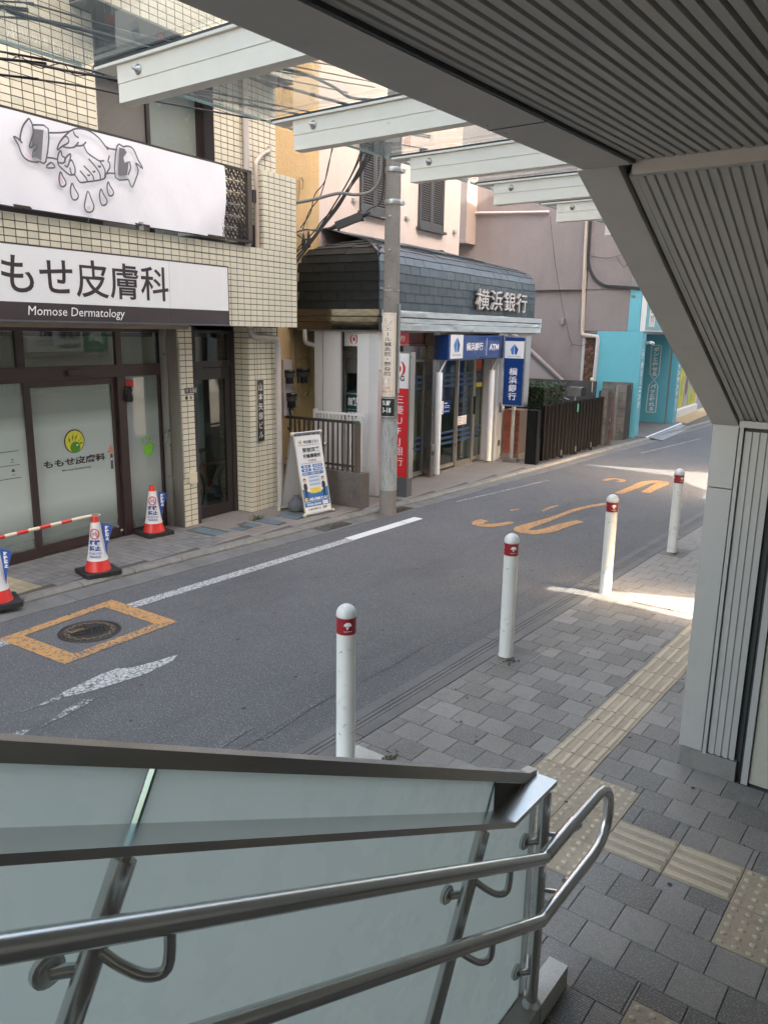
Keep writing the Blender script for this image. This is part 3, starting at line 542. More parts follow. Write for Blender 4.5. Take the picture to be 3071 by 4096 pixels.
grate(W,8.95,9.45,-6.78,-6.56,-.008,'rectangular gutter grate just beyond the foot of the concrete utility pole')
# ---------------------------------------------------------------- bollards
bol=thing('bollard','white bollard with red band nearest the glass balustrade, on a white speckled slab','bollard',W,3.317,-2.754,-.001,'white bollards along the kerb')
MB().lathe([(.062,0),(.060,.01),(.0572,.02),(.0572,.855)],n=28).build('post',bolw,bol)
MB().lathe([(.0583,.855),(.0583,.953)],n=28).build('red_band',reflred,bol)
MB().lathe([(.0572,.953),(.0592,.955),(.0592,.968)]+[(.0592*math.cos(a*pi/16),.968+.0595*math.sin(a*pi/16)) for a in range(1,9)],n=28).build('dome_cap',bolw,bol)
g=MB();random.seed(11)
for k in range(9):
    a=random.uniform(0,6.28);z=random.choice((random.uniform(.03,.3),random.uniform(.1,.8)));l=random.uniform(.01,.035)
    g.ribbon([(0,z),(l*.4,z+random.uniform(-.01,.01)),(l,z+random.uniform(-.015,.015))],random.uniform(.0015,.004),0,mp=lambda x,y:(.0577*math.cos(a+x/.0577),.0577*math.sin(a+x/.0577),y))
tag(g.build('scuff_marks',slab_m,bol),kind='stuff');random.seed(7)
MB().lathe([(.0575,-.0),(.075,.001),(.085,-.002)],n=20).build('base_ring',slab_m,bol)
def wrapz(R0,phi):  # x = arc length to the right when facing the cylinder; phi = direction of its centre line in local s,o
    return lambda x,y,d:(R0*math.cos(phi-x/R0),R0*math.sin(phi-x/R0),y)
# direction towards the camera seen from the bollard, in (s,o)
for dphi in (0.0,1.95):
    g=MB();mp=wrapz(.0589,math.atan2(2.754,-3.317)-.15+dphi)
    for k in range(16):
        a=pi*k/15;r=.018
        for rr in (.35,.65,1): 
            cx,cy=r*rr*math.cos(a)*1.1,.912+r*rr*math.sin(a)*.95
            g.add([mp(cx+.0035*math.cos(t),cy+.0035*math.sin(t),0) for t in (0,1.05,2.1,3.14,4.19,5.24)],[tuple(range(6))[::-1]])
    g.ribbon([(0,.912),(-.002,.9),(-.004,.89)],.006,0,mp=lambda x,y:mp(x,y,0));g.ribbon([(-.012,.905),(-.002,.898),(.01,.906)],.003,0,mp=lambda x,y:mp(x,y,0))
    o=g.build('tree_emblem',inkw,bol)
    txt('Sagamihara',inkw,bol,(-.024,.024,.872,.884),mp=mp,name='lettering')
bl=['white bollard with red band, second nearest, on a dark mossy concrete slab','white bollard with red band standing in the streak of sunlight, third from the front','farthest white bollard with red band, beside the grey metal pillar']
for (x,y),l in zip(((-2.804,5.413),(-2.784,7.466),(-2.762,9.517)),bl):
    c=copy_tree(bol);c.location=W.P(y,x,-.001);c['label']=l;c.rotation_euler.z+=random.uniform(-.25,.35)

# asphalt repairs, seams and cracks
patchm=M('newer asphalt patch',(.085,.084,.085),.85,n=(75,.42),bump=(170,1),bdist=.006,spec=.3)
g=MB();random.seed(3)
for (x,y,dx,dy,n_) in ((-3.42,1.5,.0,.55,12),(-4.2,8.4,-.05,.5,7),(-6.5,4.6,.01,.5,9)):
    P=[]
    for i in range(n_): P.append((y+dy*i+random.uniform(-.05,.05),x+dx*i+random.uniform(-.03,.03)))
    g.ribbon(P,.004,0,mp=lambda a,b:(a,b,-.0150))
tag(g.build('asphalt_cracks',M('crack black',(.055,.055,.055),.95),road),kind='stuff')
g=MB()
for k in range(90):
    x,y=random.uniform(-6.4,-3.3),random.uniform(2,14);r=random.uniform(.006,.018);g.add([(y+r*math.cos(t)*1.2,x+r*math.sin(t),-.0148) for t in [2*pi*q/7 for q in range(7)]],[tuple(range(7))])
tag(g.build('road_spots',M('dark spots',(.05,.05,.05),.9),road),kind='stuff')
g=MB()
for k in range(70):
    x,y=random.uniform(-2.8,-.2),random.uniform(2.4,9);r=random.uniform(.006,.015)
    g.add([(y+r*math.cos(t),x+r*math.sin(t),.0035) for t in [2*pi*q/7 for q in range(7)]],[tuple(range(7))])
tag(g.build('gum_spots',M('old gum',(.055,.052,.05),.9),pav),kind='stuff')
for (x,y,n_,l) in ((-2.58,3.50,160,'brown green moss and dirt beside the white speckled slab of the nearest bollard'),(-2.72,5.32,60,'moss at the foot of the second bollard'),(-2.69,9.42,60,'moss at the foot of the farthest bollard')):
    g=MB()
    for k in range(n_):
        a=random.uniform(0,6.28);r=abs(random.gauss(0,.05));xx,yy=x+r*math.cos(a)*.8,y+r*math.sin(a)*1.3;s=random.uniform(.003,.008);g.add([(yy-s,xx-s,.002),(yy+s,xx-s,.003),(yy+s,xx+s,.002),(yy-s,xx+s,.004),(yy,xx,.002+s)],[(0,1,4),(1,2,4),(2,3,4),(3,0,4)])
    tag(tag(g.build('moss',M('moss brown',(.07,.065,.03),.95,n=(60,.4)) if 'moss brown' not in bpy.data.materials else bpy.data.materials['moss brown'],None,W),l,'moss'),kind='stuff')
# ---------------------------------------------------------------- station entrance
st=thing('station_building','grey metal clad station entrance with ribbed soffit, sloping face and pillar','building',W)
def ribs(x0,x1,pitch,depth,fr=.62):
    x=x0;P=[]
    while x<x1:
        P+=[(x,0),(x+pitch*fr,0),(x+pitch*(fr+.1),depth),(x+pitch*.92,depth)];x+=pitch
    P.append((x,0));return P
def ribsheet(name,P,A,Bv,nrm,mat,parent=st):
    # profile offsets P=(x,d); from line A(y,z) to Bv(y,z); depth along nrm
    g=MB();v=[];L=len(P)
    for (yy,zz) in (A,Bv): v+=[(yy+nrm[0]*d,x,zz+nrm[1]*d) for x,d in P]
    g.add(v,[(i,L+i,L+i+1,i+1) for i in range(L-1)]);return g.build(name,mat,parent)
ribsheet('ribbed_soffit',ribs(-.985,2.6,.0325,.022),(-7,3.10),(2.612,3.10),(0,1),soff)
MB().box(-7,2.6,-1.16,-.995,3.088,3.2).build('edge_band',soffband,st)
MB().box(-7,2.6,-.993,-.986,3.09,3.2).build('drip_strip',gasket,st)
for yy in (1.98,): MB().box(yy-.002,yy+.002,-1.161,-.994,3.0865,3.092).build('band_joint',gasket,st)
g=MB()
for yy in (1.93,2.03,.6,.7): g.lathe([(0,3.0865),(.004,3.087)],(yy,-1.135),6)
g.build('rivets',gasket,st)
sl=Vector((4.6-2.62,2.10-3.10));sn=Vector((-sl.y,sl.x)).normalized()  # normal pointing up/away
ribsheet('ribbed_slope',ribs(-1.01,2.6,.0325,.009,.7),(2.66,3.075),(4.585,2.12),(sn.x,sn.y),soff)
MB().box(2.612,2.655,-1.0,2.6,3.06,3.12).build('trim_bar',soffband,st)
MB().prism([(2.605,3.088),(4.6,2.085),(4.6,2.2),(2.65,3.2)],'o',-1.185,-1.045).build('slope_band',soffband,st)
MB().prism([(2.68,3.08),(4.59,2.115),(4.59,2.15),(2.70,3.11)],'o',-1.043,-1.036).build('drip_strip',gasket,st)
MB().prism([(2.68,3.068),(4.59,2.105),(4.59,2.2),(2.70,3.11)],'o',-1.034,-1.012).build('trim_bar',soffband,st)
MB().box(4.56,4.6,-1.035,2.6,2.085,2.12).build('trim_bar',wallmetal,st)
# pillar: flat cladding, ribbed cladding, plinth
MB().box(4.598,4.75,-1.178,-1.045,1.737,2.09).build('cladding_panel',wallmetal,st)
MB().box(4.60,4.75,-1.178,-1.045,.13,1.731).build('cladding_panel',wallmetal,st)
MB().box(4.62,4.75,-1.17,-1.05,1.725,1.74).build('joint_gap',gasket,st)
MB().box(4.597,4.75,-1.038,-1.018,.12,2.085).build('trim_bar',wallmetal,st)
P=[];x=-1.012
while x<-.87: P+=[(x,.009),(x+.012,.009),(x+.014,0),(x+.036,0)];x+=.0385
g=MB();v=[(4.605+d,xx,zz) for zz in (.13,2.06) for xx,d in P];L=len(P);g.add(v,[(i,i+1,L+i+1,L+i) for i in range(L-1)]);g.build('ribbed_cladding',wallmetal,st)
MB().box(4.63,4.78,-1.17,-.83,0.05,2.08).build('core',gasket,st)
MB().box(4.60,4.75,-1.165,-.845,-.02,.126).build('plinth',stain(M('plinth grey',(.2,.19,.18),.7,n=(20,.1)),(.1,.09,.08),8,.5,.7,.5),st)
MB().box(4.64,4.70,-.845,-.812,0,2.08).build('dark_gap',gasket,st)
MB().box(4.605,4.70,-.810,-.775,0,2.085).build('door_jamb',wallmetal,st)
MB().box(4.625,4.70,-.770,.25,.008,2.08).build('metal_door',door_beige,st)
MB().box(4.61,4.7,.26,2.6,0,2.085).build('wall_panel',wallmetal,st)
# street side wall above the eave and beyond the pillar, out of view, its openings shaped to cast the sun patches
k=math.tan(SUN_EL);X0=-1.17
def zo(x): return (X0-x)*k
ST=12.0  # wall top set high to keep the street in shade
g=MB()
g.prism([(-7,3.2),(2.62,3.2),(4.62,2.2),(4.62,0),(4.76,0),(4.76,ST),(-7,ST)],'o',-1.165,-1.07)
g.prism([(4.76,0),(7.22,0),(7.22,ST),(4.76,ST)],'o',-1.165,-1.07)
g.prism([(7.22,zo(-3.4)),(7.36,zo(-3.4)),(7.92,zo(-2.0)),(7.92,ST),(7.22,ST)],'o',-1.165,-1.07)
g.prism([(7.92,0),(13.2,0),(13.2,ST),(7.92,ST)],'o',-1.165,-1.07)
g.prism([(13.2,zo(-3.5)),(13.95,zo(-3.62)),(14.38,zo(-4.05)),(15.05,zo(-4.44)),(15.15,zo(-6.4)),(15.3,zo(-5.9)),(15.87,zo(-4.08)),(16.9,0),(16.9,ST),(13.2,ST)],'o',-1.165,-1.07)
g.prism([(16.9,0),(70,0),(70,ST),(16.9,ST)],'o',-1.165,-1.07)
g.build('sun_mask_street_wall',wallmetal,st)
MB().box(7.36,7.40,-1.165,-1.07,0,.75).build('shadow_post',wallmetal,st)  # unseen post added to cast a thin shadow in the near sun patch
g=MB()
yy=4.8
while yy<13.1:
    if not 7.2<yy<7.95:g.box(yy,yy+.05,-1.185,-1.168,.1 if yy<4.9 else .05,7,bot=False)
    yy+=.1
yy=-7
while yy<4.5:
    g.box(yy,yy+.05,-1.185,-1.168,3.25,7,bot=False);yy+=.1
g.build('wall_ribs',M('cream ribbed wall',(.62,.60,.54),.6,n=(5,.05)),st)
MB().box(-7,4.7,2.6,2.75,0,ST).build('sun_block_hall_wall',M('white hall panel',(.75,.74,.72),.5),st)  # unseen wall added to block the sun, white to brighten the steel
MB().box(4.75,4.85,-1.06,2.75,0,ST).build('sun_block_end_wall',wallmetal,st)  # unseen wall added at full height to block the sun
MB().box(-7,4.75,-1.06,2.6,3.24,3.4).build('roof_slab',soffband,st)  # unseen roof over the soffit, added to keep the sun out
# station name sign facing the street
sg=thing('station_sign','white and green station name sign high on the ribbed street wall, facing the clinic','sign',W)
MB().box(10.2,12.38,-1.27,-1.19,2.02,2.52).build('sign_box',signwhite,sg)
MB().box(11.68,12.38,-1.276,-1.271,2.02,2.52).build('green_panel',green,sg)
sm=lambda x,y,d:(x,-1.278,y)
def smm(x0,x1,y0,y1): # facing -x: reading direction is -s
    return dict(box=(-x1,-x0,y0,y1),mp=lambda x,y,d:(-x,-1.28,y))
txt('JR',inkw,sg,bold=.06,**smm(11.8,12.28,2.18,2.46));txt('JR東日本',inkw,sg,**smm(11.8,12.25,2.07,2.14))
txt('矢部駅',ink,sg,bold=.03,**smm(11.02,11.62,2.27,2.47));txt('Yabe Station',ink,sg,bold=.02,**smm(11.0,11.62,2.09,2.22))
txt('南口',ink,sg,bold=.03,**smm(10.55,10.85,2.33,2.47));txt('South Entrance',ink,sg,**smm(10.4,10.88,2.23,2.3));txt('南入口',ink,sg,**smm(10.6,10.85,2.14,2.2));txt('남쪽 입구',ink,sg,**smm(10.6,10.88,2.05,2.11))
MB().box(10.2,12.35,-1.25,-1.19,1.93,2.0).build('ledge',soffband,sg)
# ---------------------------------------------------------------- glass canopy
cp=thing('glass_canopy','cantilevered glass canopy on cream steel beams over the street','canopy',W)
Y=[2.70+1.28*k for k in range(-3,9)]
for k,y in enumerate(Y):
    b=MB().box(y-.035,y+.045,-3.73,-1.168,3.672,3.757).box(y-.030,y+.045,-3.729,-1.168,3.757,3.7615).box(y-.037,y+.045,-3.732,-1.168,3.7615,3.846).build('beam',beam_m,cp)
    MB().box(y-.055,y+.065,-3.90,-1.168,3.848,3.862).build('top_plate',beam_m,cp)
    MB().box(y-.046,y-.012,-3.92,-1.168,3.864,3.878).build('gasket_strip',gasket,cp)
    for xb in (-3.56,-1.55):
        g=MB();g.lathe([(0,.0),(.026,.0),(.026,.004),(.015,.004),(.015,.016),(.008,.016),(.008,.034),(0,.034)],n=10)
        o=g.build('bolt',steel,b);o.location=(y-.037,-xb,3.80);o.rotation_euler=(0,-pi/2,0)
for a,b in zip(Y,Y[1:]):
    MB().box(a+.0,b-.06,-4.0,-1.17,3.88,3.895).build('glass_pane',canopyglass,cp)
    MB().box(a+.0,b-.06,-4.004,-4.0005,3.879,3.896).build('pane_edge',M('pane edge',(.30,.42,.40),.3) if a==Y[0] else bpy.data.materials['pane edge'],cp)
g=MB();v=[(2.0+.085*math.cos(t),-3.93+.05*math.sin(t),3.8785) for t in [2*pi*i/20 for i in range(20)]];g.add(v,[tuple(range(20))[::-1]]);g.build('round_sticker',yellow,cp)
# ---------------------------------------------------------------- staircase and balustrade
sk=.5058
sta=MB()
for k in range(14):
    y1=2.12-.3*k;z=.152*(k+1)
    sta.box(y1-.3*(14-k),y1,-1.06,2.6,z-.152,z)
stt=sta.build('staircase',concrete,None,W);tag(stt,'concrete flight of steps rising from the pavement behind the balustrade','staircase')
bal=thing('balustrade','frosted glass stair balustrade with steel posts and double looped handrail','balustrade',W)
def dline(y,z0,y0): return z0+(y0-y)*sk
ub=lambda y:1.484+(1.391-y)*sk     # underside of upper bar at glass plane
gp=[(-1.3,ub(-1.3)),(2.22,ub(2.22)+.0),(2.33,1.045),(2.33,.1),(2.18,.1),(-1.3,ub(-1.3)-1.25)]
n2=Vector((.451,.892))
def cutpanel(ya,yb):   # joints lean square to the slope; ya,yb = y of joint on the upper bar
    def low(y): 
        if y is None:return None
        L=1.28;p=(y-n2.x*L,ub(y)-n2.y*L);return p
    if yb is None: 
        p=low(ya);return [(ya,ub(ya)),(2.25,1.05),(2.33,1.045),(2.33,.102),(2.1,.102),(p[0]+.3,p[1]-.05) if p[1]>.1 else (1.6,.102),p]
    return [(ya,ub(ya)),(yb,ub(yb)),low(yb),low(ya)]
for a,b in ((-2.2,-.63),(-.62,.755),(.775,2.045),(2.057,None)):
    pl=cutpanel(a,b)
    if b is None: pl=[(a,ub(a)),(2.25,1.052),(2.33,1.045),(2.33,.102),(a-.451*.95,.102)]
    MB().prism(pl,'o',-1.089,-1.077).build('glass_panel',frost,bal)
    if a>-1: 
        q=cutpanel(a,None)
        p0=Vector((a,ub(a)));p1=p0-n2*1.28
        MB().prism([(p0.x-.0075,p0.y),(p0.x-.0005,p0.y),(p1.x-.0005,p1.y),(p1.x-.0075,p1.y)],'o',-1.0895,-1.0765).build('glass_edge',glassedge,bal)
MB().prism([(-1.9,ub(-1.9)),(2.25,1.052),(2.335,1.052),(2.335,1.066),(2.28,1.075),(-1.9,ub(-1.9)+.035)],'o',-1.10,-1.062).build('upper_rail',steel,bal)
mz=lambda y:1.05+(2.03-y)*sk
MB().prism([(-1.9,mz(-1.9)-.018),(2.026,1.032),(2.335,1.032),(2.335,1.05),(2.03,1.05),(-1.9,mz(-1.9))],'o',-1.0755,-.985).build('lower_rail',steel,bal)
MB().prism([(2.045,1.0505),(2.045,1.15),(2.24,1.0505)],'o',-1.074,-1.071).build('end_plate',M('dark steel plate',(.10,.095,.09),.4,metal=.7),bal)
MB().box(2.336,2.348,-1.10,-1.06,.1,1.05).build('end_frame',steel,bal)
MB().tube([(2.335,-1.025,.10),(2.335,-1.025,1.0)],.0222,16).build('post',steel,bal)
MB().tube([(2.335,-1.025,1.0),(2.335,-1.025,1.033)],.011,10).build('post_pin',steel,bal)
MB().lathe([(.0225,.12),(.03,.112),(.037,.101)],(2.335,-1.025),16).build('post_collar',steel,bal)
def lean(y,z):
    t=Vector((y,z));b=t-n2*1.22
    if b.y<.1: 
        L=(t.y-.1)/n2.y;b=t-n2*L
    MB().tube([(b.x,-1.025,b.y),(t.x,-1.025,t.y)],.0215,16).build('post',steel,bal)
    e=t+n2*.03;MB().tube([(t.x,-1.025,t.y),(e.x,-1.025,e.y)],.0105,10).build('post_pin',steel,bal)
posts=[(-.71,2.394),(.662,1.70),(1.893,1.077)]
for p in posts: lean(*p)
def hz(y): return .875+(2.142-y)*sk if y<2.142 else .875
def lz(y): return .622+(2.165-y)*sk if y<2.165 else .622
hr=[(-1.8,-.935,hz(-1.8)),(2.135,-.935,hz(2.135)),(2.16,-.935,.873)]
MB().tube(hr,.0215,16).build('handrail',steel,bal)
lp_=[(2.155,.875),(2.60,.88),(2.65,.875),(2.69,.855),(2.72,.82),(2.733,.775),(2.735,.73),(2.725,.69),(2.70,.655),(2.66,.632),(2.60,.623),(2.17,.622)]
MB().tube([(a,-.935,b) for a,b in lp_],.0205,16).build('handrail_loop',steel,bal)
MB().tube([(-1.8,-.935,lz(-1.8)),(2.158,-.935,lz(2.158)),(2.185,-.935,.621)],.0215,16).build('handrail',steel,bal)
MB().tube([(2.17,-.935,.875),(2.39,-.935,.8785)],.0225,16).build('braille_sleeve',steel,bal)
g=MB()
for k in range(46):
    y=2.19+.17*random.random();g.lathe([(.0015,0),(.001,.001),(0,.0012)],(0,0),5)
    for i in range(len(g.v)-15,len(g.v)):
        a,b,c=g.v[i];ph=.55+.5*((k%3)-1)*.25;g.v[i]=(y+a,.935-.0228*math.sin(ph)-c*math.sin(ph)-0+b*math.cos(ph)*1,.8765+.0228*math.cos(ph)+c*math.cos(ph))
g.build('braille_dots',steel,bal)
for z in (.83,.60):
    MB().tube([(2.335,-1.01,z),(2.36,-.96,z),(2.39,-.94,z+.02)],.0085,10).build('rail_bracket',steel,bal)
    MB().tube([(2.40,-.95,z+.015),(2.44,-.94,z+.015)],.02,10).build('rail_saddle',steel,bal)
for (y,z) in posts:
    for f,dn in ((hz,0.0),(lz,0.0)):
        # find point of post at rail height
        t=0
        for i in range(60):
            p=Vector((y,z))-n2*(i*.02)
            if p.y<f(p.x)-.06:break
        MB().tube(spline([(p.x,-1.01,p.y-.005),(p.x+.018,-.985,p.y-.03),(p.x+.045,-.955,p.y-.052),(p.x+.072,-.937,p.y-.045),(p.x+.08,-.935,f(p.x+.08)-.02)],4),.0105,10).build('rail_bracket',steel,bal)
for (y,z) in ((2.285,.80),(1.769,.908),(.539,1.544),(-.83,2.236),(2.285,.25)):
    MB().tube([(y,-1.0765,z),(y,-1.066,z)],.030,16).tube([(y,-1.066,z),(y,-1.060,z)],.024,16).tube([(y,-1.060,z),(y+.02,-1.045,z),(y+.05,-1.03,z-.01)],.012,10).build('glass_clamp',steel,bal)
for a,b,c in ((2.352,2.59,.1),(1.3,2.345,.1)):
    t=MB().box(a,b,-1.072,-.991,-.02,c).build('kerb_block',slab_w,None,W)
    tag(t,'pale stone kerb block at the foot of the end post' if a>2 else 'pale stone kerb block under the balustrade glass','kerb block')
t=MB().box(1.3,2.55,-1.16,-1.10,-.02,.095).build('kerb_block',slab_w,None,W);tag(t,'pale stone strip on the street side of the balustrade glass','kerb block')
# ---------------------------------------------------------------- clinic building
cb=thing('clinic_building','cream tiled clinic building with a dark brown shopfront, balcony banner and two tiled pillars','building',B)
TP,TZ=.1195,.0708
tile_f=MB().box(-TP/2+.0058,TP/2-.0058,-.006,.0065,-TZ/2+.0047,TZ/2-.0047).mesh('tile',tile_c)
core=MB()
tcells=[]
def tiles_face(s0,s1,z0,z1,o,holes=(),top=True):
    n=max(1,round((s1-s0)/TP));m=max(1,round((z1-z0)/TZ))
    ps=(s1-s0)/n;pz=(z1-z0)/m
    for i in range(n):
        for j in range(m):
            s=s0+(i+.5)*ps;z=(z1-(j+.5)*pz)
            if any(a<s<b and c<z<d for a,b,c,d in holes):continue
            tcells.append((seen(B.P(s,o,z)) or 99,'f',s,o,z,ps,pz))
def tiles_side(s,o0,o1,z0,z1,d=-1):
    n=max(1,round((o1-o0)/TP));m=max(1,round((z1-z0)/TZ));po=(o1-o0)/n;pz=(z1-z0)/m
    for i in range(n):
        for j in range(m):tcells.append((seen(B.P(s,o0,z0+j*pz)) or 99,'s' if d<0 else 'r',s,o0+(i+.5)*po,z1-(j+.5)*pz,po,pz))
# parapet beam, balcony column
core.box(-6,3.115,.55,.734,2.598,3.568);core.box(-6,3.115,-.5,.55,2.598,2.72)
core.box(2.447,3.115,.668,.734,3.568,4.528);core.box(-6,3.1,.0,.412,3.3,3.58)
tiles_face(-2.5,3.121,2.592,3.574,.735,[(-3,1.60,2.6,3.25)])
tiles_face(2.441,3.121,3.574,4.534,.735);tiles_side(2.446,.668,.738,3.574,4.534)
MB().box(-6,3.121,.737,.7425,3.425,3.431).build('sealant_line',alu_d,cb)
# top of parapet: row of tiles lying flat is hidden; cap it
MB().box(-6,2.44,.55,.742,3.569,3.5745).build('parapet_cap',tile_c,cb)
# upper walls
core.box(-6,.20,-.5,.412,3.574,9.6);core.box(1.93,3.1,-.5,.412,3.574,9.6);core.box(.2,1.93,-.5,.15,3.574,9.6)
tiles_face(-2.0,.203,3.9,5.66,.413);tiles_face(1.93,3.10,3.9,5.66,.413)
tiles_side(.2,.2,.42,4.0,5.66,1)
MB().box(.203,1.04,.16,.20,3.58,5.66).build('shutter_panel',blindg,cb)
MB().box(1.04,1.09,.16,.23,3.58,5.66).build('window_frame',dkbrown,cb)
MB().box(1.09,1.84,.17,.20,3.58,5.66).build('window_pane',upwin,cb)
MB().box(1.84,1.93,.16,.25,3.58,5.66).build('window_frame',dkbrown,cb)
# floor above: overhang
core.box(-.05,3.1,-.5,.734,5.69,6.95);core.box(-6,-.05,-.5,.412,5.6,6.95);tiles_face(-2,-.05,5.66,6.96,.413)
tiles_face(-.05,3.1,5.685,6.96,.735)
core.box(-6,3.1,-.5,.3,6.95,9.7);core.box(2.45,3.1,.668,.734,6.95,7.9);tiles_face(-2,3.1,6.96,9.6,.413)
MB().box(-.05,3.1,.0,.74,5.67,5.684).build('overhang_underside',concrete,cb)
g=MB();g.lathe([(.0,5.6),(.03,5.6),(.035,5.64),(.02,5.68)],(.95,.6),12);g.build('red_lamp',M('red lamp glass',(.5,.05,.05),.3),cb)
# pillars at street level
core.box(1.32,1.617,-.1,.284,.02,2.598);tiles_face(1.317,1.677,.03,2.59,.285,[(1.61,1.7,0,3)])
core.box(2.50,3.115,-.1,.394,.02,2.598);tiles_face(2.49,3.09,.03,2.59,.395);tiles_side(2.497,.13,.40,.03,2.59)
core.box(3.09,3.115,-.1,.39,.02,2.598)
core.box(-6,3.115,-.5,-.12,2.45,2.6)
core.build('grout_body',grout,cb)
tcells.sort(key=lambda t:t[0]);restt=MB()
for k,(d,kd,s,o,z,ps,pz) in enumerate(tcells):
    if k<296 and d<99:
        p=piece('tile',tile_f,cb,s,o,z,(0,0,0) if kd=='f' else (0,0,pi/2 if kd=='r' else -pi/2))
        p.scale=((ps-.0116)/(TP-.0116),1,(pz-.0094)/(TZ-.0094))
    else:
        if kd=='f': restt.box(s-ps/2+.0058,s+ps/2-.0058,o-.004,o+.0065,z-pz/2+.0047,z+pz/2-.0047,bot=True)
        else: restt.box(s-.0065,s+.0065,o-ps/2+.0058,o+ps/2-.0058,z-pz/2+.0047,z+pz/2-.0047)
tag(restt.build('wall_tiles',tile_c,cb),kind='stuff')
MB().box(2.655,2.665,.3995,.403,.03,2.59).build('sealant_line',alu_d,cb)
# shopfront
MB().box(1.300,1.3165,.0,.292,.03,2.585).build('trim_panel',alu_d,cb)
MB().box(1.262,1.298,.02,.10,.03,2.56).box(1.268,1.29,.10,.125,.03,2.56).build('trim_post',alu,cb)
MB().box(-6,1.30,-.06,.50,2.545,2.597).build('header_soffit',M('beige soffit',(.36,.30,.24),.6),cb)
fm=MB()
fm.box(-6,1.262,-.05,.012,2.505,2.546)
for a,b in ((-1.75,-1.66),(-.675,-.585),(.612,.694)): fm.box(a,b,-.05,.0,1.99,2.505)
fm.build('transom_frame',brown,cb)
MB().box(-6,1.262,-.06,.018,1.985,2.128).build('beam',brownwood,cb)
fm=MB()
for a,b in ((-1.75,-1.66),(-.632,-.558),(.60,.716)): fm.box(a,b,-.05,.010,.03,1.985)
fm.box(-6,-.632,-.05,.008,.03,.146);fm.box(.716,1.262,-.05,.008,.03,.10);fm.box(-6,-.632,-.05,.004,1.965,1.985);fm.box(1.235,1.262,-.05,.008,.1,1.985);fm.box(-1.66,-1.60,-.05,.004,.146,1.965)
fm.build('door_frame',brown,cb)
dr=MB().box(-.556,.598,-.075,-.03,.035,.150).box(-.556,.598,-.075,-.03,1.905,1.98).box(-.556,-.535,-.075,-.03,.15,1.905).box(.535,.598,-.075,-.03,.15,1.905).build('sliding_door',brown,cb)
MB().box(-.535,.535,-.058,-.050,.15,1.905).build('door_glass',shopglass,dr)
g=MB().lathe([(0,-.001),(.022,-.001),(.022,.006),(.012,.009),(0,.009)],n=12);o=g.build('door_lock',alu,dr);o.location=(.567,.03,.10);o.rotation_euler=(pi/2,0,0)
MB().box(-1.60,-.632,-.03,-.022,.146,1.965).build('window_pane',shopglass,cb)
MB().box(-3.6,-1.75,-.03,-.022,.146,1.965).build('window_pane',shopglass,cb)
MB().box(.716,1.235,-.03,-.022,.10,1.985).build('window_pane',wireglass,cb)
g=MB()
for k in range(60):
    a=.72+k*.03
    s0,z0=a,.1
    for sg_ in (1,-1):
        x0=.716 if sg_>0 else 1.235
        zc=-.45+.045*k
        L=.519;z1=zc+L*1.0
        za,zb=max(zc,.1),min(z1,1.985)
        if zb>za:
            xa=x0+sg_*(za-zc);xb=x0+sg_*(zb-zc)
            g.ribbon([(xa,za),(xb,zb)],.0016,-.0205 if sg_>0 else -.0212,smooth=False)
tag(g.build('wire_mesh',cableg,cb),kind='stuff')
for k,z in enumerate((1.80,1.66,1.52)): MB().box(.716,1.235,-.036,-.031,z-.006,z+.006).build('window_stripe',inkg,cb)
for a,b in ((-3.6,-1.75),(-1.66,-.675),(-.585,.612),(.694,1.262)): MB().box(a,b,-.03,-.022,2.128,2.505).build('transom_pane',clearglass,cb)
MB().box(-.10,.245,.02,.055,2.02,2.085).build('door_sensor',brown,cb)
# room inside
rm=MB().box(-6,1.29,-3.2,-3.1,0,2.6).box(1.29,1.31,-3.2,-.1,0,2.6).box(-6.1,-6,-3.2,-.1,0,2.6).box(-6,1.3,-3.2,-.06,2.5,2.52);rm.build('room_wall',room,cb)
MB().box(-6,1.3,-3.1,-.06,-.02,.034).build('room_floor',roomfloor,cb)
MB().box(-.5,1.25,-2.3,-.06,.035,.04).build('door_mat',M('green mat',(.03,.06,.05),.9),cb)
MB().box(-2.5,1.2,-1.35,-1.30,.034,1.0).build('counter',white,cb)
# entrance door to the flats
dk=thing('entrance_door','tall dark brown framed glass door with a transom between the two tiled pillars','door',B)
f=MB();f.box(1.62,1.66,.09,.14,.03,2.54);f.box(2.41,2.49,.09,.145,.03,2.54);f.box(1.66,2.41,.09,.14,2.06,2.14);f.box(1.66,2.41,.09,.14,2.50,2.54);f.box(2.36,2.41,.09,.13,2.14,2.5);f.build('frame',dkbrown,dk)
MB().box(1.66,2.36,.105,.113,2.14,2.50).build('transom_pane',darkglass,dk)
lf=MB();lf.box(1.662,1.70,.095,.13,.035,2.05).box(2.30,2.408,.095,.13,.035,2.05).box(1.70,2.30,.095,.13,1.90,2.05).box(1.70,2.30,.095,.13,.035,.19);lf=lf.build('door_leaf',dkbrown,dk)
MB().box(1.70,2.30,.108,.116,.19,1.90).build('door_glass',darkglass,lf)
MB().box(1.62,1.64,-2,.09,.03,2.55).box(3.0,3.02,-2,.09,.03,2.55).box(1.62,3.0,-2.02,-2,.03,2.55).box(1.62,3.0,-2,.09,2.52,2.54).build('lobby_wall',roomdark,dk)
MB().box(1.62,3.0,-2,.09,0,.032).build('lobby_floor',concrete2,dk)
MB().box(2.12,2.32,-.35,-.3,.03,2.5).build('inner_panel',M('pale inner panel',(.42,.45,.42),.6),dk)
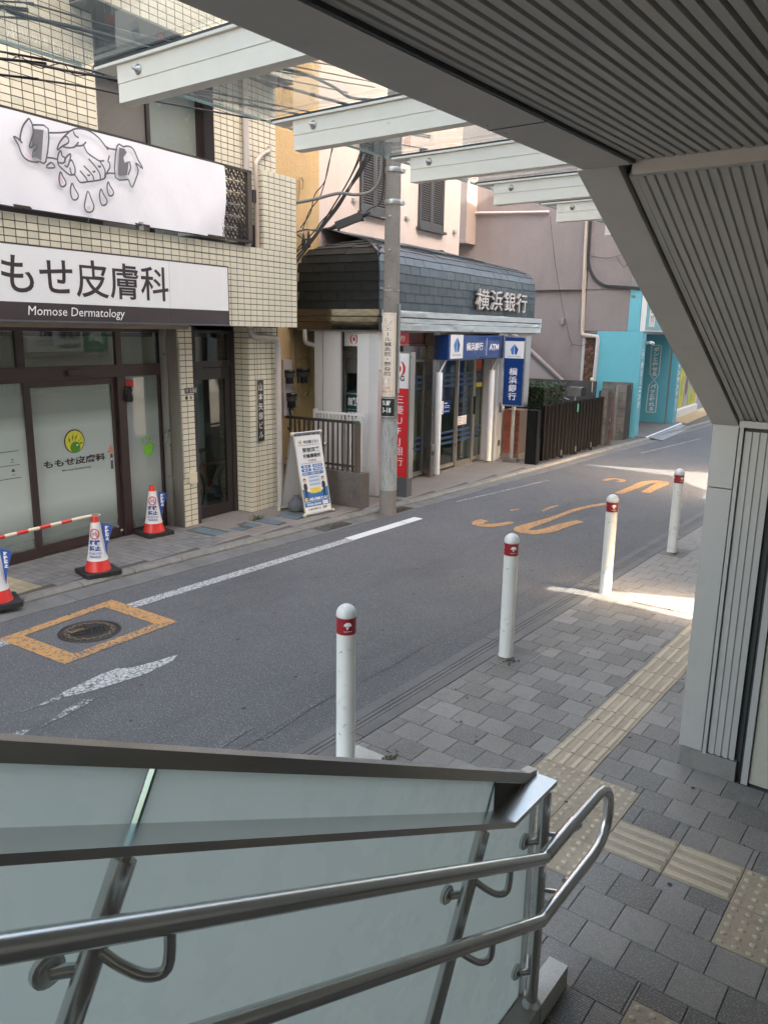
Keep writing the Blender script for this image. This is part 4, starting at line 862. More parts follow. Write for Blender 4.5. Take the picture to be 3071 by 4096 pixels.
# signs and small things on the clinic
cs=thing('clinic_sign','long white and dark brown clinic sign board with large rounded Japanese lettering','sign',B)
MB().box(-6,1.645,.742,.852,2.604,3.297).build('sign_box',inkb,cs)
MB().box(-6,.690,.852,.856,2.775,3.280).box(.693,1.628,.852,.856,2.775,3.280).build('white_panel',signwhite,cs)
MB().box(-6,.690,.852,.8555,2.616,2.773).box(.693,1.628,.852,.8555,2.616,2.773).build('brown_panel',signbrown,cs)
MB().box(-6,1.647,.80,.862,2.596,2.612).build('bottom_lip',inkg,cs)
txt('ももせ皮膚科',inkb,cs,(-1.73,.672,2.845,3.208),off=.8575,bold=.010,res=4)
txt('Momose Dermatology',inkw,cs,(-1.085,.045,2.632,2.742),off=.8575,bold=.0,italic=.12)
bn=thing('balcony_banner','white cloth banner with a line drawing of clasped hands and drops','banner',B)
g=MB();nx,nz=60,14
for i in range(nx+1):
    s=-4.0+5.69*i/nx;t=max(0,(s-.6)/1.09)
    for j in range(nz+1):
        q=j/nz;z=4.437-.818*q
        o=.806+.006*math.sin(s*5+q*3)+.005*math.sin(s*13-q*7)*q+.012*t*math.sin(q*6+s*7)*(.3+q)
        if i==nx:o-=.01
        g.v.append((s+.008*math.sin(q*5)*t,-o,z-.008*math.sin(s*4)*(1-q)*0))
g.f=[(i*(nz+1)+j,i*(nz+1)+j+1,(i+1)*(nz+1)+j+1,(i+1)*(nz+1)+j) for i in range(nx) for j in range(nz)];g.mi=[0]*len(g.f);g.sm=[True]*len(g.f)
g.build('cloth',vinyl,bn)
g=MB()
for i,p in enumerate(BANNER): g.ribbon(p,.0155,.8345+.0002*i)
g.build('hand_drawing',inkg,bn)
g=MB()
for p in BSHADE: MB().poly([(a,b) for a,b in p],.833).build('sleeve_shading',shade_m,bn)
g=MB()
for p in BPINK: g.poly([(a,b) for a,b in p],.8335)
g.build('pink_tint',M('pale pink',(.74,.60,.63),.6),bn)
g=MB()
for s,z in ((.38,3.60),(1.02,3.60),(1.66,3.60),(-.3,3.60)): g.tube([(s,.80,z-.02),(s,.815,z),(s,.815,z+.03)],.004,5)
g.build('tie_hooks',galv,bn)
rl=thing('balcony_railing','dark bronze balcony railing with a round flower lattice panel beside the banner','railing',B)
MB().box(-4,2.17,.755,.80,4.43,4.462).build('top_rail',fencebrown,rl);MB().box(-4,2.17,.755,.80,3.615,3.64).build('bottom_rail',fencebrown,rl)
MB().box(2.09,2.165,.75,.80,3.60,4.43).build('post',M('bronze post',(.10,.08,.065),.4,metal=.3),rl)
for s in (.38,-1.3): MB().box(s-.03,s+.03,.74,.80,3.575,3.66).build('post_foot',galv,rl)
g=MB()
for i in range(-2,4):
    for j in range(6):
        cx,cz=1.735+(i)*.135,3.70+j*.135
        if cx<1.3:continue
        if cx>2.06:continue
        g.ribbon([(cx+.062*math.cos(t),cz+.062*math.sin(t)) for t in [2*pi*q/10 for q in range(11)]],.007,.785,d=.015,smooth=False)
        for a in range(4):
            t=a*pi/2+pi/4
            g.ribbon([(cx,cz),(cx+.035*math.cos(t)+.012*math.sin(t),cz+.035*math.sin(t)-.012*math.cos(t)),(cx+.075*math.cos(t),cz+.075*math.sin(t)),(cx+.035*math.cos(t)-.012*math.sin(t),cz+.035*math.sin(t)+.012*math.cos(t)),(cx,cz)],.006,.787,d=.015)
g.build('lattice_panel',fencebrown,rl)
ac=thing('air_conditioner','white air conditioner outdoor unit with a round fan grille behind the balcony railing','air conditioner',B)
MB().box(1.25,2.02,.44,.68,3.62,4.1).build('casing',white,ac)
g=MB()
for r in (.04,.08,.12,.16,.20): g.ribbon([(1.56+r*math.cos(t),3.84+r*math.sin(t)) for t in [2*pi*q/20 for q in range(21)]],.005,.70,d=.008,smooth=False)
for q in range(12): g.ribbon([(1.56,3.84),(1.56+.2*math.cos(q*pi/6),3.84+.2*math.sin(q*pi/6))],.004,.698,smooth=False)
g.build('fan_grille',ink,ac);g=MB().lathe([(.21,.682),(0,.684)],n=24);g=MB()
g.poly([(1.56+.21*math.cos(2*pi*q/24),3.84+.21*math.sin(2*pi*q/24)) for q in range(24)],.684);g.build('fan_opening',M('fan dark',(.03,.03,.03),.8),ac)
dpp=thing('drain_pipe','grey white downpipe running down the right edge of the tiled pillar','pipe',B)
MB().tube(spline([(2.47,.44,2.62),(2.47,.46,2.54),(2.50,.48,2.475),(2.60,.49,2.462)],3)+[Vector((2.9,.49,2.45))]+spline([(2.95,.485,2.445),(3.0,.475,2.42),(3.02,.47,2.34)],3)+[Vector((3.04,.46,.08))],.041,14).build('pipe',pvc,dpp)
g=MB()
for z in (1.98,.66,2.36): g.lathe([(.045,z),(.045,z+.02)],(3.025+(2.4-z)*.006,.465),14)
g.box(3.0,3.05,.40,.45,1.98,2.0);g.build('clamp',galv,dpp);MB().lathe([(.055,.03),(.05,.12)],(3.04,.46),14).build('foot_collar',pvc,dpp)
up=thing('drain_pipe','pinkish vertical downpipe on the upper tiled wall behind the balcony column','pipe',B)
MB().tube([(2.46,.46,3.6),(2.46,.46,5.66)],.04,12).build('pipe',pvc,up)
up=thing('conduit','rusty bent conduit rising from the balcony column across the upper tiles','pipe',B)
MB().tube(spline([(2.36,.70,3.58),(2.36,.70,4.48),(2.40,.66,4.60),(2.72,.50,4.78),(2.92,.44,4.86),(2.95,.43,4.92)],4),.028,10).build('pipe',pvcb,up);MB().box(2.28,2.34,.69,.72,4.12,4.27).build('tag',ink,up)
np_=thing('name_plate','tall narrow black name plate with white Japanese characters on the right tiled pillar','sign',B)
MB().box(2.622,2.775,.4016,.416,1.012,1.895).build('plate',alu,np_);MB().box(2.636,2.762,.416,.4175,1.027,1.88).build('black_face',blacksign,np_)
txt('山本矢部ビル',M('dull silver lettering',(.55,.54,.5),.4),np_,(2.652,2.746,1.07,1.83),off=.4185,vert=True,bold=.025,line=1.25)
ap=thing('address_plate','small dark address plate high on the left tiled pillar','sign',B)
MB().box(1.40,1.465,.292,.299,1.755,1.825).box(1.47,1.60,.292,.299,1.755,1.825).build('plate',M('slate plate',(.06,.07,.09),.4),ap)
txt('矢部',alu,ap,(1.41,1.455,1.77,1.815),off=.3);txt('3-18-2',alu,ap,(1.48,1.59,1.765,1.815),off=.3,bold=.02)
dc=thing('round_sticker','two small round door stickers below the address plate on the left pillar','sticker',B)
for s,m_ in ((1.425,ink),(1.50,alu_d)): MB().poly([(s+.024*math.cos(q*pi/8),1.70+.024*math.sin(q*pi/8)) for q in range(16)],.2935).build('disc',m_,dc)
sb=thing('switch_box','small cream weatherproof switch box low on the left tiled pillar','switch box',B);MB().box(1.42,1.52,.292,.335,.60,.745).build('box',cream,sb);MB().tube([(1.325,.30,2.4),(1.325,.30,.66),(1.42,.31,.66)],.006,6).build('wire',pvc,sb)
# door graphics: flat print on the glass
dg=thing('door_lettering','round yellow olive logo and brown Japanese lettering printed on the sliding door glass','lettering',B)
def circ(cx,cz,r,o,mat,par,name='disc',n=28): return MB().poly([(cx+r*math.cos(2*pi*q/n),cz+r*math.sin(2*pi*q/n)) for q in range(n)],o).build(name,mat,par)
circ(-.012,1.276,.137,-.0475,ink,dg,'ring');circ(-.009,1.273,.125,-.0468,yellow,dg,'yellow_disc');circ(-.006,1.205,.066,-.0461,olive_g,dg,'olive');circ(.022,1.228,.012,-.0454,inkw,dg,'gleam')
def leaves(cx,cz,k,mat,par,o):
    g=MB()
    for q,(x0,z0,x1,z1) in enumerate(((-.06,.03,-.075,.11),(-.03,.05,-.012,.14),(.0,.05,.045,.135),(.03,.03,.10,.10),(.04,.01,.125,.03))):
        a=Vector((cx+x0*k,cz+z0*k));b=Vector((cx+x1*k,cz+z1*k));t=(b-a);nrm=Vector((-t.y,t.x)).normalized()*.011*k;mid=(a+b)/2
        if q==3: g.ribbon([tuple(a),tuple(mid-nrm),tuple(b)],.006*k,o+.0001*q)
        else:g.poly([tuple(a),tuple(mid+nrm),tuple(b),tuple(mid-nrm)],o+.0001*q)
    g.build('leaves',mat,par)
leaves(-.012,1.225,1,olive_g,dg,-.0452)
txt('ももせ皮膚科',inkb,dg,(-.43,.40,1.005,1.095),off=-.047,bold=.03);txt('Momose Dermatology',inkb,dg,(-.2,.195,.94,.968),off=-.047,italic=.1,bold=.01)
g=MB();g.poly([(.44,1.09),(.535,1.09),(.488,1.19)],-.0472);g.box(.435,.54,-.048,-.0468,1.085,1.115);g.build('triangle_sticker',M('peach sticker',(.72,.32,.22),.5),dg)
MB().box(.475,.51,-.048,-.047,.885,1.07).build('strip_sticker',M('grey strip',(.10,.11,.11),.5),dg);MB().box(.48,.505,-.0465,-.046,.99,1.02).build('strip_window',inkw,dg)
ol=thing('olive_logo','bright green olive sprig printed on the narrow side window','lettering',B);circ(1.04,1.06,.078,-.0195,lime,ol,'olive');leaves(1.035,1.09,1.15,lime,ol,-.0188)
hrs=thing('opening_hours','opening hours table printed on the left window with days, dots and triangles','lettering',B)
g=MB()
for z in (1.255,1.105,.965): g.box(-1.6,-.735,-.0215,-.0205,z-.003,z+.003)
g.build('rules',inkb,hrs)
for s,t in ((-.995,'金'),(-.815,'土'),(-1.17,'木'),(-1.35,'水')): txt(t,inkb,hrs,(s-.025,s+.025,1.135,1.185),off=-.0205)
for s in (-.995,-1.17): circ(s,1.05,.02,-.0203,inkb,hrs,'dot',12);circ(s,1.0,.02,-.0203,inkb,hrs,'dot',12)
MB().poly([(-.84,1.035),(-.79,1.035),(-.815,1.075)],-.0203).build('triangle',inkb,hrs);MB().box(-.835,-.795,-.021,-.0203,.998,1.003).build('dash',inkb,hrs)
txt('042-707-1174',inkb,hrs,(-1.60,-1.06,.70,.765),off=-.0205,bold=.02);txt('.com',inkb,hrs,(-1.25,-1.07,.64,.67),off=-.0205)
sc_=thing('red_sticker','red and white paper sticker behind the corner of the narrow side window','sticker',B);MB().box(.725,.86,-.0195,-.0185,1.845,1.945).build('red_part',red,sc_);MB().box(.725,.86,-.0195,-.0187,1.79,1.843).build('white_part',inkw,sc_);txt('OM',ink,sc_,(.77,.84,1.80,1.835),off=-.018)
ct=thing('cat_ornament','small black iron cat ornament hanging from a hook on the door frame','ornament',B,.745,.035,1.79)
MB().lathe([(0,-.11),(.035,-.108),(.045,-.085),(.042,-.04),(.026,-.0),(.034,.018),(.036,.04),(.026,.062),(0,.068)],n=14).build('body',rubber,ct)
MB().box(-.032,-.012,-.005,.005,.055,.085).box(.012,.032,-.005,.005,.055,.085).build('ears',rubber,ct);MB().tube(spline([(-.035,0,-.09),(-.06,0,-.05),(-.05,0,0)],4),.007,6).build('tail',rubber,ct);MB().tube([(0,0,.06),(-.02,0,.14),(-.04,-.01,.16)],.003,5).build('hook',iron,ct)
# ---------------------------------------------------------------- cones, bar
cone=thing('traffic_cone','red and white no bicycle parking cone holding the end of the striped bar','traffic cone',B,-.60,.985,.03,'no bicycle parking cones on the clinic pavement',rot=-.28)
MB().prism([(-.185,-.165),(-.165,-.185),(.165,-.185),(.185,-.165),(.185,.165),(.165,.185),(-.165,.185),(-.185,.165)],'z',.0,.045).box(-.06,.06,.15,.1855,-.001,.02).build('rubber_base',rubber,cone)
MB().lathe([(.135,.045),(.13,.06),(.105,.155)],n=26).build('red_skirt',conered,cone)
MB().lathe([(.108,.155),(.094,.21),(.05,.52),(.046,.555)],n=26).build('white_sleeve',white,cone)
MB().lathe([(.044,.556),(.030,.62),(.026,.625),(0,.626)],n=20).build('red_tip',conered,cone)
def conemap(phi,e=0):
    def f(x,y,d):
        t=(y-.155)/.4;r=.108-.062*t+.0016+e;a=phi-x/(.09-.03*t);return (r*math.cos(a),r*math.sin(a),y)
    return f

vdir=Vector((0,0,H))-B.P(-.6,.985,.3);ph=math.atan2(vdir.dot(B.n),vdir.dot(B.u))-.28
mp=conemap(ph+.25)
g=MB()
def ring(g,cx,cz,r,w_,mp):
    g.ribbon([(cx+r*math.cos(t),cz+r*math.sin(t)) for t in [2*pi*q/24 for q in range(25)]],w_,0,mp=lambda x,y:mp(x,y,0),smooth=False)
ring(g,0,.44,.05,.012,mp);g.ribbon([(-.035,.475),(.035,.405)],.011,0,mp=lambda x,y:conemap(ph+.25,.0012)(x,y,0),smooth=False)
g.build('ban_ring',red,cone)
g=MB()
m3=conemap(ph+.25,.0006)
for cx in (-.021,.021): ring(g,cx,.432,.014,.004,m3)
g.ribbon([(-.021,.432),(-.008,.455),(.014,.455),(.0,.432),(-.008,.455)],.004,0,mp=lambda x,y:m3(x,y,0),smooth=False);g.ribbon([(.021,.432),(.012,.465),(.02,.468)],.004,0,mp=lambda x,y:m3(x,y,0),smooth=False);g.build('bicycle_symbol',blue2,cone)
txt('駐輪',blue2,cone,(-.055,.055,.325,.38),mp=m3,bold=.05);txt('禁止',blue2,cone,(-.055,.055,.262,.318),mp=m3,bold=.05);txt('NO BICYCLE',blue2,cone,(-.06,.06,.227,.25),mp=m3,bold=.02);txt('PARKING',blue2,cone,(-.05,.05,.192,.217),mp=m3,bold=.02)
# blue flap: a flat fin sticking out to the right
fa=ph-1.25;fd=Vector((math.cos(fa),math.sin(fa)))
def fin(x,y,d): return (fd.x*x-fd.y*(d*0+.0)+0*y,fd.y*x,y)
tang=Vector((math.cos(ph),math.sin(ph)))
def finp(x,z,e): return (fd.x*x+tang.x*e,fd.y*x+tang.y*e,z)
P=[(.066,.545),(.17,.525),(.178,.50),(.115,.32),(.098,.20),(.088,.26)]
g=MB();n_=len(P);g.add([finp(x,z,-.002) for x,z in P]+[finp(x,z,.002) for x,z in P],[tuple(range(n_)),tuple(range(n_,2*n_))[::-1]]+[(i,(i+1)%n_,n_+(i+1)%n_,n_+i) for i in range(n_)]);g.build('blue_flap',blue2,cone)
txt('駐輪禁止',inkw,cone,(.095,.135,.36,.515),mp=lambda x,y,d:finp(x,y,.0035),vert=True,bold=.05)
c2=copy_tree(cone);c2.location=B.P(.86,.215,.03);c2['label']='no bicycle parking cone with a blue flap standing before the narrow side window';c2.rotation_euler.z+=.12
c3=copy_tree(cone);c3.location=B.P(-1.76,1.03,.03);c3['label']='no bicycle parking cone cut off by the left edge of the photo, at the kerb';c3.rotation_euler.z-=.1
bar=thing('cone_bar','red and cream striped bar resting between two no parking cones','barrier bar',B,0,0,0)
p0=Vector((-1.76,1.03,.655));p1=Vector((-.645,.985,.66));n_=9
for i in range(n_):
    a=p0.lerp(p1,i/n_);b=p0.lerp(p1,(i+1)/n_);MB().tube([a,b],.019 if i<n_-1 else [.019,.014],12).build('red_stripe' if i%2==0 and i<n_-1 else 'cream_stripe',conered if i%2==0 and i<n_-1 else cream,bar)
MB().ribbon([(-.60+.052*math.cos(t),.985+.052*math.sin(t)) for t in [2*pi*q/16 for q in range(17)]],.012,0,mp=lambda x,y:(x,y,.658)).build('end_ring',cream,bar)
# potted plant seen through the side window
pp=thing('potted_plant','leafy plant in a purple pot just inside the narrow side window','plant',B,1.08,-.22,.034)
MB().lathe([(.0,0),(.10,0),(.13,.28),(.12,.30),(.11,.25),(0,.25)],n=18).build('pot',M('purple pot',(.12,.04,.09),.5),pp)
g=MB()
for k in range(70):
    a=random.uniform(0,6.28);r=random.uniform(.02,.16);z=.25+random.uniform(0,.22);x,y=r*math.cos(a),r*math.sin(a);t=random.uniform(.03,.05);g.add([(x,y,z),(x+t*.4,y+t*.3,z+t),(x+t,y,z+t*1.6),(x+t*.6,y-t*.3,z+t*.7)],[(0,1,2,3)])
g.build('leaves',leaf_m,pp)
# ---------------------------------------------------------------- A-frame sign and sandbag
af=thing('a_frame_sign','white A-frame board with blue panels, two cartoon men and a phone number','sign board',B,3.0,.965,.03,rot=-.20)
AH=1.13;hw=.235
def fr(x,y,d): # front face, y=height 0..AH measured along z, leaning back
    return (x,.27-.255*y/AH+.012+d*1,y)
def bk(x,y,d): return (x,-.27+.255*y/AH-.012-d,y)
for mp_,nm in ((fr,'front_board'),(bk,'back_board')):
    g=MB();a=[mp_(x,y,0) for x,y in ((-hw,.045),(hw,.045),(hw,AH-.04),(-hw,AH-.04))];b=[mp_(x,y,-.012) for x,y in ((-hw,.045),(hw,.045),(hw,AH-.04),(-hw,AH-.04))]
    g.add(a+b,[(0,1,2,3),(7,6,5,4),(0,4,5,1),(1,5,6,2),(2,6,7,3),(3,7,4,0)]);g.build(nm,white if nm[0]=='f' else whitedirt,af)
    for x in (-hw-.008,hw+.008): MB().tube([mp_(x,.0,-.006),mp_(x,AH,-.006)],.010,8).build('side_rail',alu,af)
    MB().tube([mp_(-hw-.02,.025,-.002),mp_(hw+.02,.025,-.002)],.022,12).build('bottom_tube',alu,af);MB().tube([mp_(-hw-.04,.025,-.002),mp_(-hw-.018,.025,-.002)],.026,12).build('end_cap',cream,af);MB().tube([mp_(hw+.018,.025,-.002),mp_(hw+.04,.025,-.002)],.026,12).build('end_cap',cream,af)
MB().tube([(-hw-.01,.012,AH),(hw+.01,.012,AH)],.022,12).build('top_tube',alu,af);MB().tube([(-hw-.035,.012,AH),(-hw-.01,.012,AH)],.027,12).build('end_cap',cream,af);MB().tube([(hw+.01,.012,AH),(hw+.035,.012,AH)],.027,12).build('end_cap',cream,af)
fb=M('print blue',(.025,.16,.42),.4)
def ft(s,box,mat=ink,**k): txt(s,mat,af,box,mp=fr,depth=.002,**k)
def fquad(x0,x1,y0,y1,mat,name,d=.0015): return MB().add([fr(x0,y0,d),fr(x1,y0,d),fr(x1,y1,d),fr(x0,y1,d)],[(0,1,2,3)]).build(name,mat,af)
def pill(x0,x1,y0,y1,mat=fb,name='blue_label',d=.0015):
    r=(y1-y0)/2;pts=[(x0+r+r*math.cos(t),y0+r+r*math.sin(t)) for t in [pi/2+pi*q/8 for q in range(9)]]+[(x1-r+r*math.cos(t),y0+r+r*math.sin(t)) for t in [-pi/2+pi*q/8 for q in range(9)]]
    MB().add([fr(x,y,d) for x,y in pts],[tuple(range(len(pts)))]).build(name,mat,af)
ft('司法書士法人',(-.09,.20,.985,1.03),bold=.02);ft('駅前双葉',(-.13,.19,.865,.93),bold=.03);ft('相談事務所',(-.13,.19,.785,.845),bold=.03);ft('矢部駅前',(-.05,.10,.735,.765))
MB().add([fr(-.15+.04*math.cos(t),1.008+.038*math.sin(t),.001) for t in [2*pi*q/20 for q in range(20)]],[tuple(range(20))]).build('crest',M('pale gold',(.66,.60,.42),.5),af);MB().add([fr(-.15+.02*math.cos(t),1.008+.018*math.sin(t),.002) for t in [2*pi*q/8 for q in range(8)]],[tuple(range(8))]).build('crest_mark',M('gold',(.45,.35,.12),.5),af)
for y in (.962,.715): fquad(-.2,.2,y,y+.004,ink,'rule')
pill(-.2,-.02,.655,.695);pill(.01,.2,.655,.695);pill(-.2,-.02,.605,.645);pill(.01,.2,.605,.645);pill(-.2,.2,.555,.595)
for t,b in (('相 続',(-.16,-.06,.662,.688)),('成年後見',(.035,.175,.662,.688)),('遺 言',(-.16,-.06,.612,.638)),('不動産登記',(.03,.185,.612,.638)),('住宅ローン借換えサポート',(-.185,.185,.562,.588))): ft(t,b,inkw,bold=.02)
for y,t in ((.505,'滞納税金の払戻し'),(.455,'商業登記'),(.405,'借金の減額交渉')): 
    pill(-.10,.12,y,y+.038,M('pale outline',(.55,.65,.72),.5) if y>.5 else bpy.data.materials['pale outline'],'pale_label',.001);ft(t,(-.08,.10,y+.008,y+.03),fb)
# blue lower part with a curved top
pts=[(-.232,.05),(.232,.05),(.232,.38)]+[(.232-.464*q/12,.30+.08*abs(1-q/6)**1.6) for q in range(1,12)]+[(-.232,.38)]
MB().add([fr(x,y,.0008) for x,y in [(-.232,.125)]+[(.232,.125)]+pts[2:]],[tuple(range(len(pts)))]).build('blue_panel',fb,af)
def man(cx,name):
    hair=MB();hd=MB();bd=MB()
    hair.add([fr(cx+.028*math.cos(t),.487+.032*math.sin(t),.002) for t in [2*pi*q/14 for q in range(14)]],[tuple(range(14))]);hair.build('printed_hair',ink,af)
    hd.add([fr(cx+.023*math.cos(t),.477+.026*math.sin(t),.0028) for t in [2*pi*q/14 for q in range(14)]],[tuple(range(14))]);hd.build('printed_face',M('printed skin',(.72,.50,.36),.6) if 'printed skin' not in bpy.data.materials else bpy.data.materials['printed skin'],af)
    k=1 if cx<0 else -1
    bd.add([fr(cx+x*k,y,.0022) for x,y in ((-.012,.45),(.014,.45),(.032,.43),(.036,.37),(.022,.36),(.024,.33),(.034,.25),(.05,.215),(.028,.215),(.012,.30),(-.008,.22),(-.03,.215),(-.018,.26),(-.018,.34),(-.034,.39),(-.03,.43))],[tuple(range(16))]);bd.build('printed_suit',inkb,af)
man(-.175,'a');man(.165,'b')
fquad(-.09,.10,.305,.375,M('print yellow',(.78,.58,.08),.5),'yellow_note',.0025);ft('気になることや',(-.06,.07,.348,.362),ink);ft('ちょっとした事でもお気軽に',(-.08,.09,.328,.342),ink);ft('ご相談下さい',(-.05,.06,.31,.323),ink)
fquad(-.215,-.165,.205,.25,bpy.data.materials['print yellow'],'phone_symbol',.0025);ft('042-768-7689',(-.15,.21,.205,.245),inkw,bold=.04)
fquad(-.232,.232,.19,.193,inkw,'rule',.0018);ft('10:00-20:00',(-.19,.07,.14,.17),inkw,bold=.03);ft('営業時間',(-.2,-.12,.175,.186),inkw);fquad(.10,.20,.135,.18,inkw,'white_label',.0018);ft('土日祝日対応',(.11,.19,.15,.165),fb)
ft('山本矢部ビル',(-.18,.06,.075,.105),ink,bold=.02);ft('3F',(.09,.17,.075,.11),ink,bold=.04)
sbg=thing('sandbag','pair of grey sandbags weighing down the foot of the A-frame board','sandbag',B,2.95,.97,.03)
bagm=M('grey sandbag cloth',(.13,.135,.14),.7,bump=(14,1),bdist=.02)
for dx,dy,r in ((-.02,-.12,.13),(.02,.10,.13)):
    MB().lathe([(0,0),(r*.8,.0),(r,.05),(r*.95,.11),(r*.6,.17),(r*.25,.20),(r*.3,.23),(0,.235)],(dx,dy),18).build('bag',bagm,sbg)
# ---------------------------------------------------------------- houses behind: ochre, pinkish, grey
yb=thing('ochre_building','narrow ochre stuccoed house front between the clinic and the pinkish house','building',K)
MB().box(-1.33,.67,-1.9,-1.6,0,10).build('wall',yellowwall,yb)
g=MB()
for pts in ([(-0.098,-1.569,2.602),(-0.098,-1.569,1.866),(-0.045,-1.558,1.392),(0.007,-1.558,1.319)],[(0.007,-1.569,2.602),(0.018,-1.569,1.992)],[(0.365,-1.569,2.602),(0.365,-1.569,1.918)],[(0.112,-1.547,1.613),(0.112,-1.547,1.529),(0.176,-1.537,1.497),(0.207,-1.537,1.571)],[(0.27,-1.547,1.571),(0.281,-1.547,1.508),(0.344,-1.547,1.508),(0.396,-1.558,1.603),(0.396,-1.569,2.076),(0.06,-1.569,2.097)],[(-0.203,-1.547,1.445),(-0.119,-1.537,1.298),(0.06,-1.547,1.392),(0.07,-1.558,1.971)]): g.tube(spline(pts,3),.014,8)
g.build('conduits',conduit,yb)
MB().tube(spline([(-0.203,-1.547,1.319),(-0.193,-1.526,1.129),(-0.224,-1.516,0.971),(-0.287,-1.526,1.024)],4),.012,7).build('meter_cable',cable,yb)
MB().box(-.33,-.10,-1.6,-1.565,1.21,2.10).build('meter_board',pvc,yb)
g=MB()
for pts in ([(0.007,-1.579,4.39),(0.091,-1.547,4.601),(0.112,-1.547,4.864),(0.186,-1.547,4.832),(0.176,-1.558,4.706)],[(-0.045,-1.569,3.97),(0.112,-1.526,4.127),(0.323,-1.547,4.075)],[(0.007,-1.547,3.759),(0.218,-1.516,4.022),(0.27,-1.526,4.285),(0.428,-1.547,4.39)]): g.tube(spline(pts,3),.012,6)
g.build('wall_cables',conduit,yb)
g=MB()
for s,z in ((.13,3.92),(.26,3.97)): g.lathe([(0,z-.14),(.03,z-.12),(.035,z),(.012,z+.12),(0,z+.14)],(s,-1.50),8)
g.build('cable_ends',cable,yb)
def meterbox(s,z,label,h=.24,w_=.20):
    t=thing('electricity_meter',label,'electricity meter',K,s,-1.6,z,'electricity meters on the ochre wall')
    MB().box(-w_/2,w_/2,.0,.11,0,h*.55).build('upper_case',meter,t);MB().box(-w_/2,w_/2,.0,.125,h*.30,h*.46).build('middle_case',meterd,t);MB().box(-w_*.36,w_*.36,.0,.10,-h*.45,h*.3).build('terminal_cover',meterd,t)
    MB().box(-w_*.3,w_*.15,.11,.113,h*.47,h*.53).build('display',meterg,t);MB().box(-w_*.3,w_*.3,.111,.114,h*.33,h*.42).build('label_strip',M('meter strip',(.3,.3,.3),.4) if 'meter strip' not in bpy.data.materials else bpy.data.materials['meter strip'],t)
meterbox(.14,1.82,'dark electricity meter on its own, the right one, with tan conduits looping under it')
meterbox(-.225,1.82,'upper electricity meter of the two beside the clinic downpipe',.22,.16)
meterbox(-.18,1.445,'lower electricity meter of the two beside the clinic downpipe',.24,.17)
dp=thing('drain_pipe','grey white downpipe with a bend, between ochre wall and white bank side wall','pipe',K)
MB().tube(spline([(-.15,-1.27,2.57),(-.15,-1.27,2.42),(-.10,-1.27,2.36),(.02,-1.2,2.32),(.04,-1.15,2.26),(.04,-1.14,2.15),(.04,-1.14,.1)],3),.036,12).build('pipe',pvc,dp)
g=MB()
for z in (2.1,1.3,.5): g.lathe([(.04,z),(.04,z+.015)],(.04,-1.14),12)
g.build('clamp',galv,dp)
pk=thing('pinkish_building','pinkish white stuccoed house with grey louvred shutters above the bank roof','building',K)
MB().box(.67,5.71,-6,-1.6,0,10).build('wall',pinkwall,pk)
def shutter(s0,s1,z0,z1):
    t=MB();t.box(s0-.03,s0,-1.6,-1.55,z0,z1).box(s1,s1+.03,-1.6,-1.55,z0,z1).box(s0,s1,-1.6,-1.55,z1-.03,z1).box(s0-.08,s1+.08,-1.6,-1.5,z0-.05,z0);mid=(s0+s1)/2
    t.box(mid-.02,mid+.02,-1.6,-1.555,z0,z1);fr_=t.build('shutter',shutf,pk)
    for a,b in ((s0,mid-.02),(mid+.02,s1)):
        g=MB().box(a,a+.04,-1.59,-1.56,z0,z1).box(b-.04,b,-1.59,-1.56,z0,z1).box(a+.04,b-.04,-1.59,-1.56,z0,z0+.12).build('louvre_frame',shutf,fr_)
        me=MB().add([(-(b-a)/2+.042,-1.59,.012),((b-a)/2-.042,-1.59,.012),((b-a)/2-.042,-1.563,-.012),(-(b-a)/2+.042,-1.563,-.012),(-(b-a)/2+.042,-1.59,.006),((b-a)/2-.042,-1.59,.006),((b-a)/2-.042,-1.563,-.018),(-(b-a)/2+.042,-1.563,-.018)],[(0,1,2,3),(3,2,6,7),(7,6,5,4)]).mesh('louvre_slat',shut)
        z=z0+.14
        while z<z1-.05:
            o=put('louvre_slat',me,fr_);o.location=((a+b)/2,0,z);z+=.042
        MB().box(a+.03,b-.03,-1.598,-1.592,z0,z1).build('backing',ink,fr_)
shutter(1.869,2.7,4.601,6.0);shutter(3.921,4.867,4.569,6.0)
g=MB()
for s,z in ((1.606,4.727),(3.395,4.653),(5.393,4.622)): g.box(s,s+.07,-1.6,-1.56,z,z+.05).box(s+.05,s+.10,-1.57,-1.55,z-.03,z+.02)
g.build('shutter_bracket',galv,pk)
g=MB()
for pts in ([(5.036, 4.517), (5.057, 4.454), (5.025, 4.369), (5.046, 4.285)], [(5.583, 4.548), (5.793, 4.517), (6.056, 4.559)]): g.ribbon(pts,.006,-1.5985)
g.build('cracks',M('crack',(.35,.28,.24),.9),pk)
gb=thing('grey_building','large mauve grey stuccoed building with downpipe and cables beyond the bank','building',K)
MB().box(10.2,16,-8,-.12,0,10).box(10.12,16,-.16,.95,2.66,10).build('wall',greywall,gb)
MB().box(10.105,10.2,-4,.955,3.675,3.69).build('seam',M('seam dark',(.10,.085,.08),.9),gb)
MB().box(9.6,10.2,-6,-3.38,4.9,7).build('balcony_block',greywall,gb)
MB().tube([(10.14,-3.5,5.72),(10.14,-1.3,5.62)],.035,8).build('ledge_pipe',pvc,gb)
MB().prism([(-3.2,3.35),(-3.2,.5),(-.3,.5),(-.3,1.1),(-.52,1.35),(-2.25,2.75)],'s',9.9,10.1).build('sloping_wall',M('pale grey render',(.30,.265,.25),.9,n=(10,.06)),gb)
MB().prism([(-3.2,3.45),(-.40,1.22),(-.40,1.12),(-3.2,3.35)],'s',9.88,10.1).build('sloping_edge',M('grey metal edge',(.09,.09,.095),.4),gb)
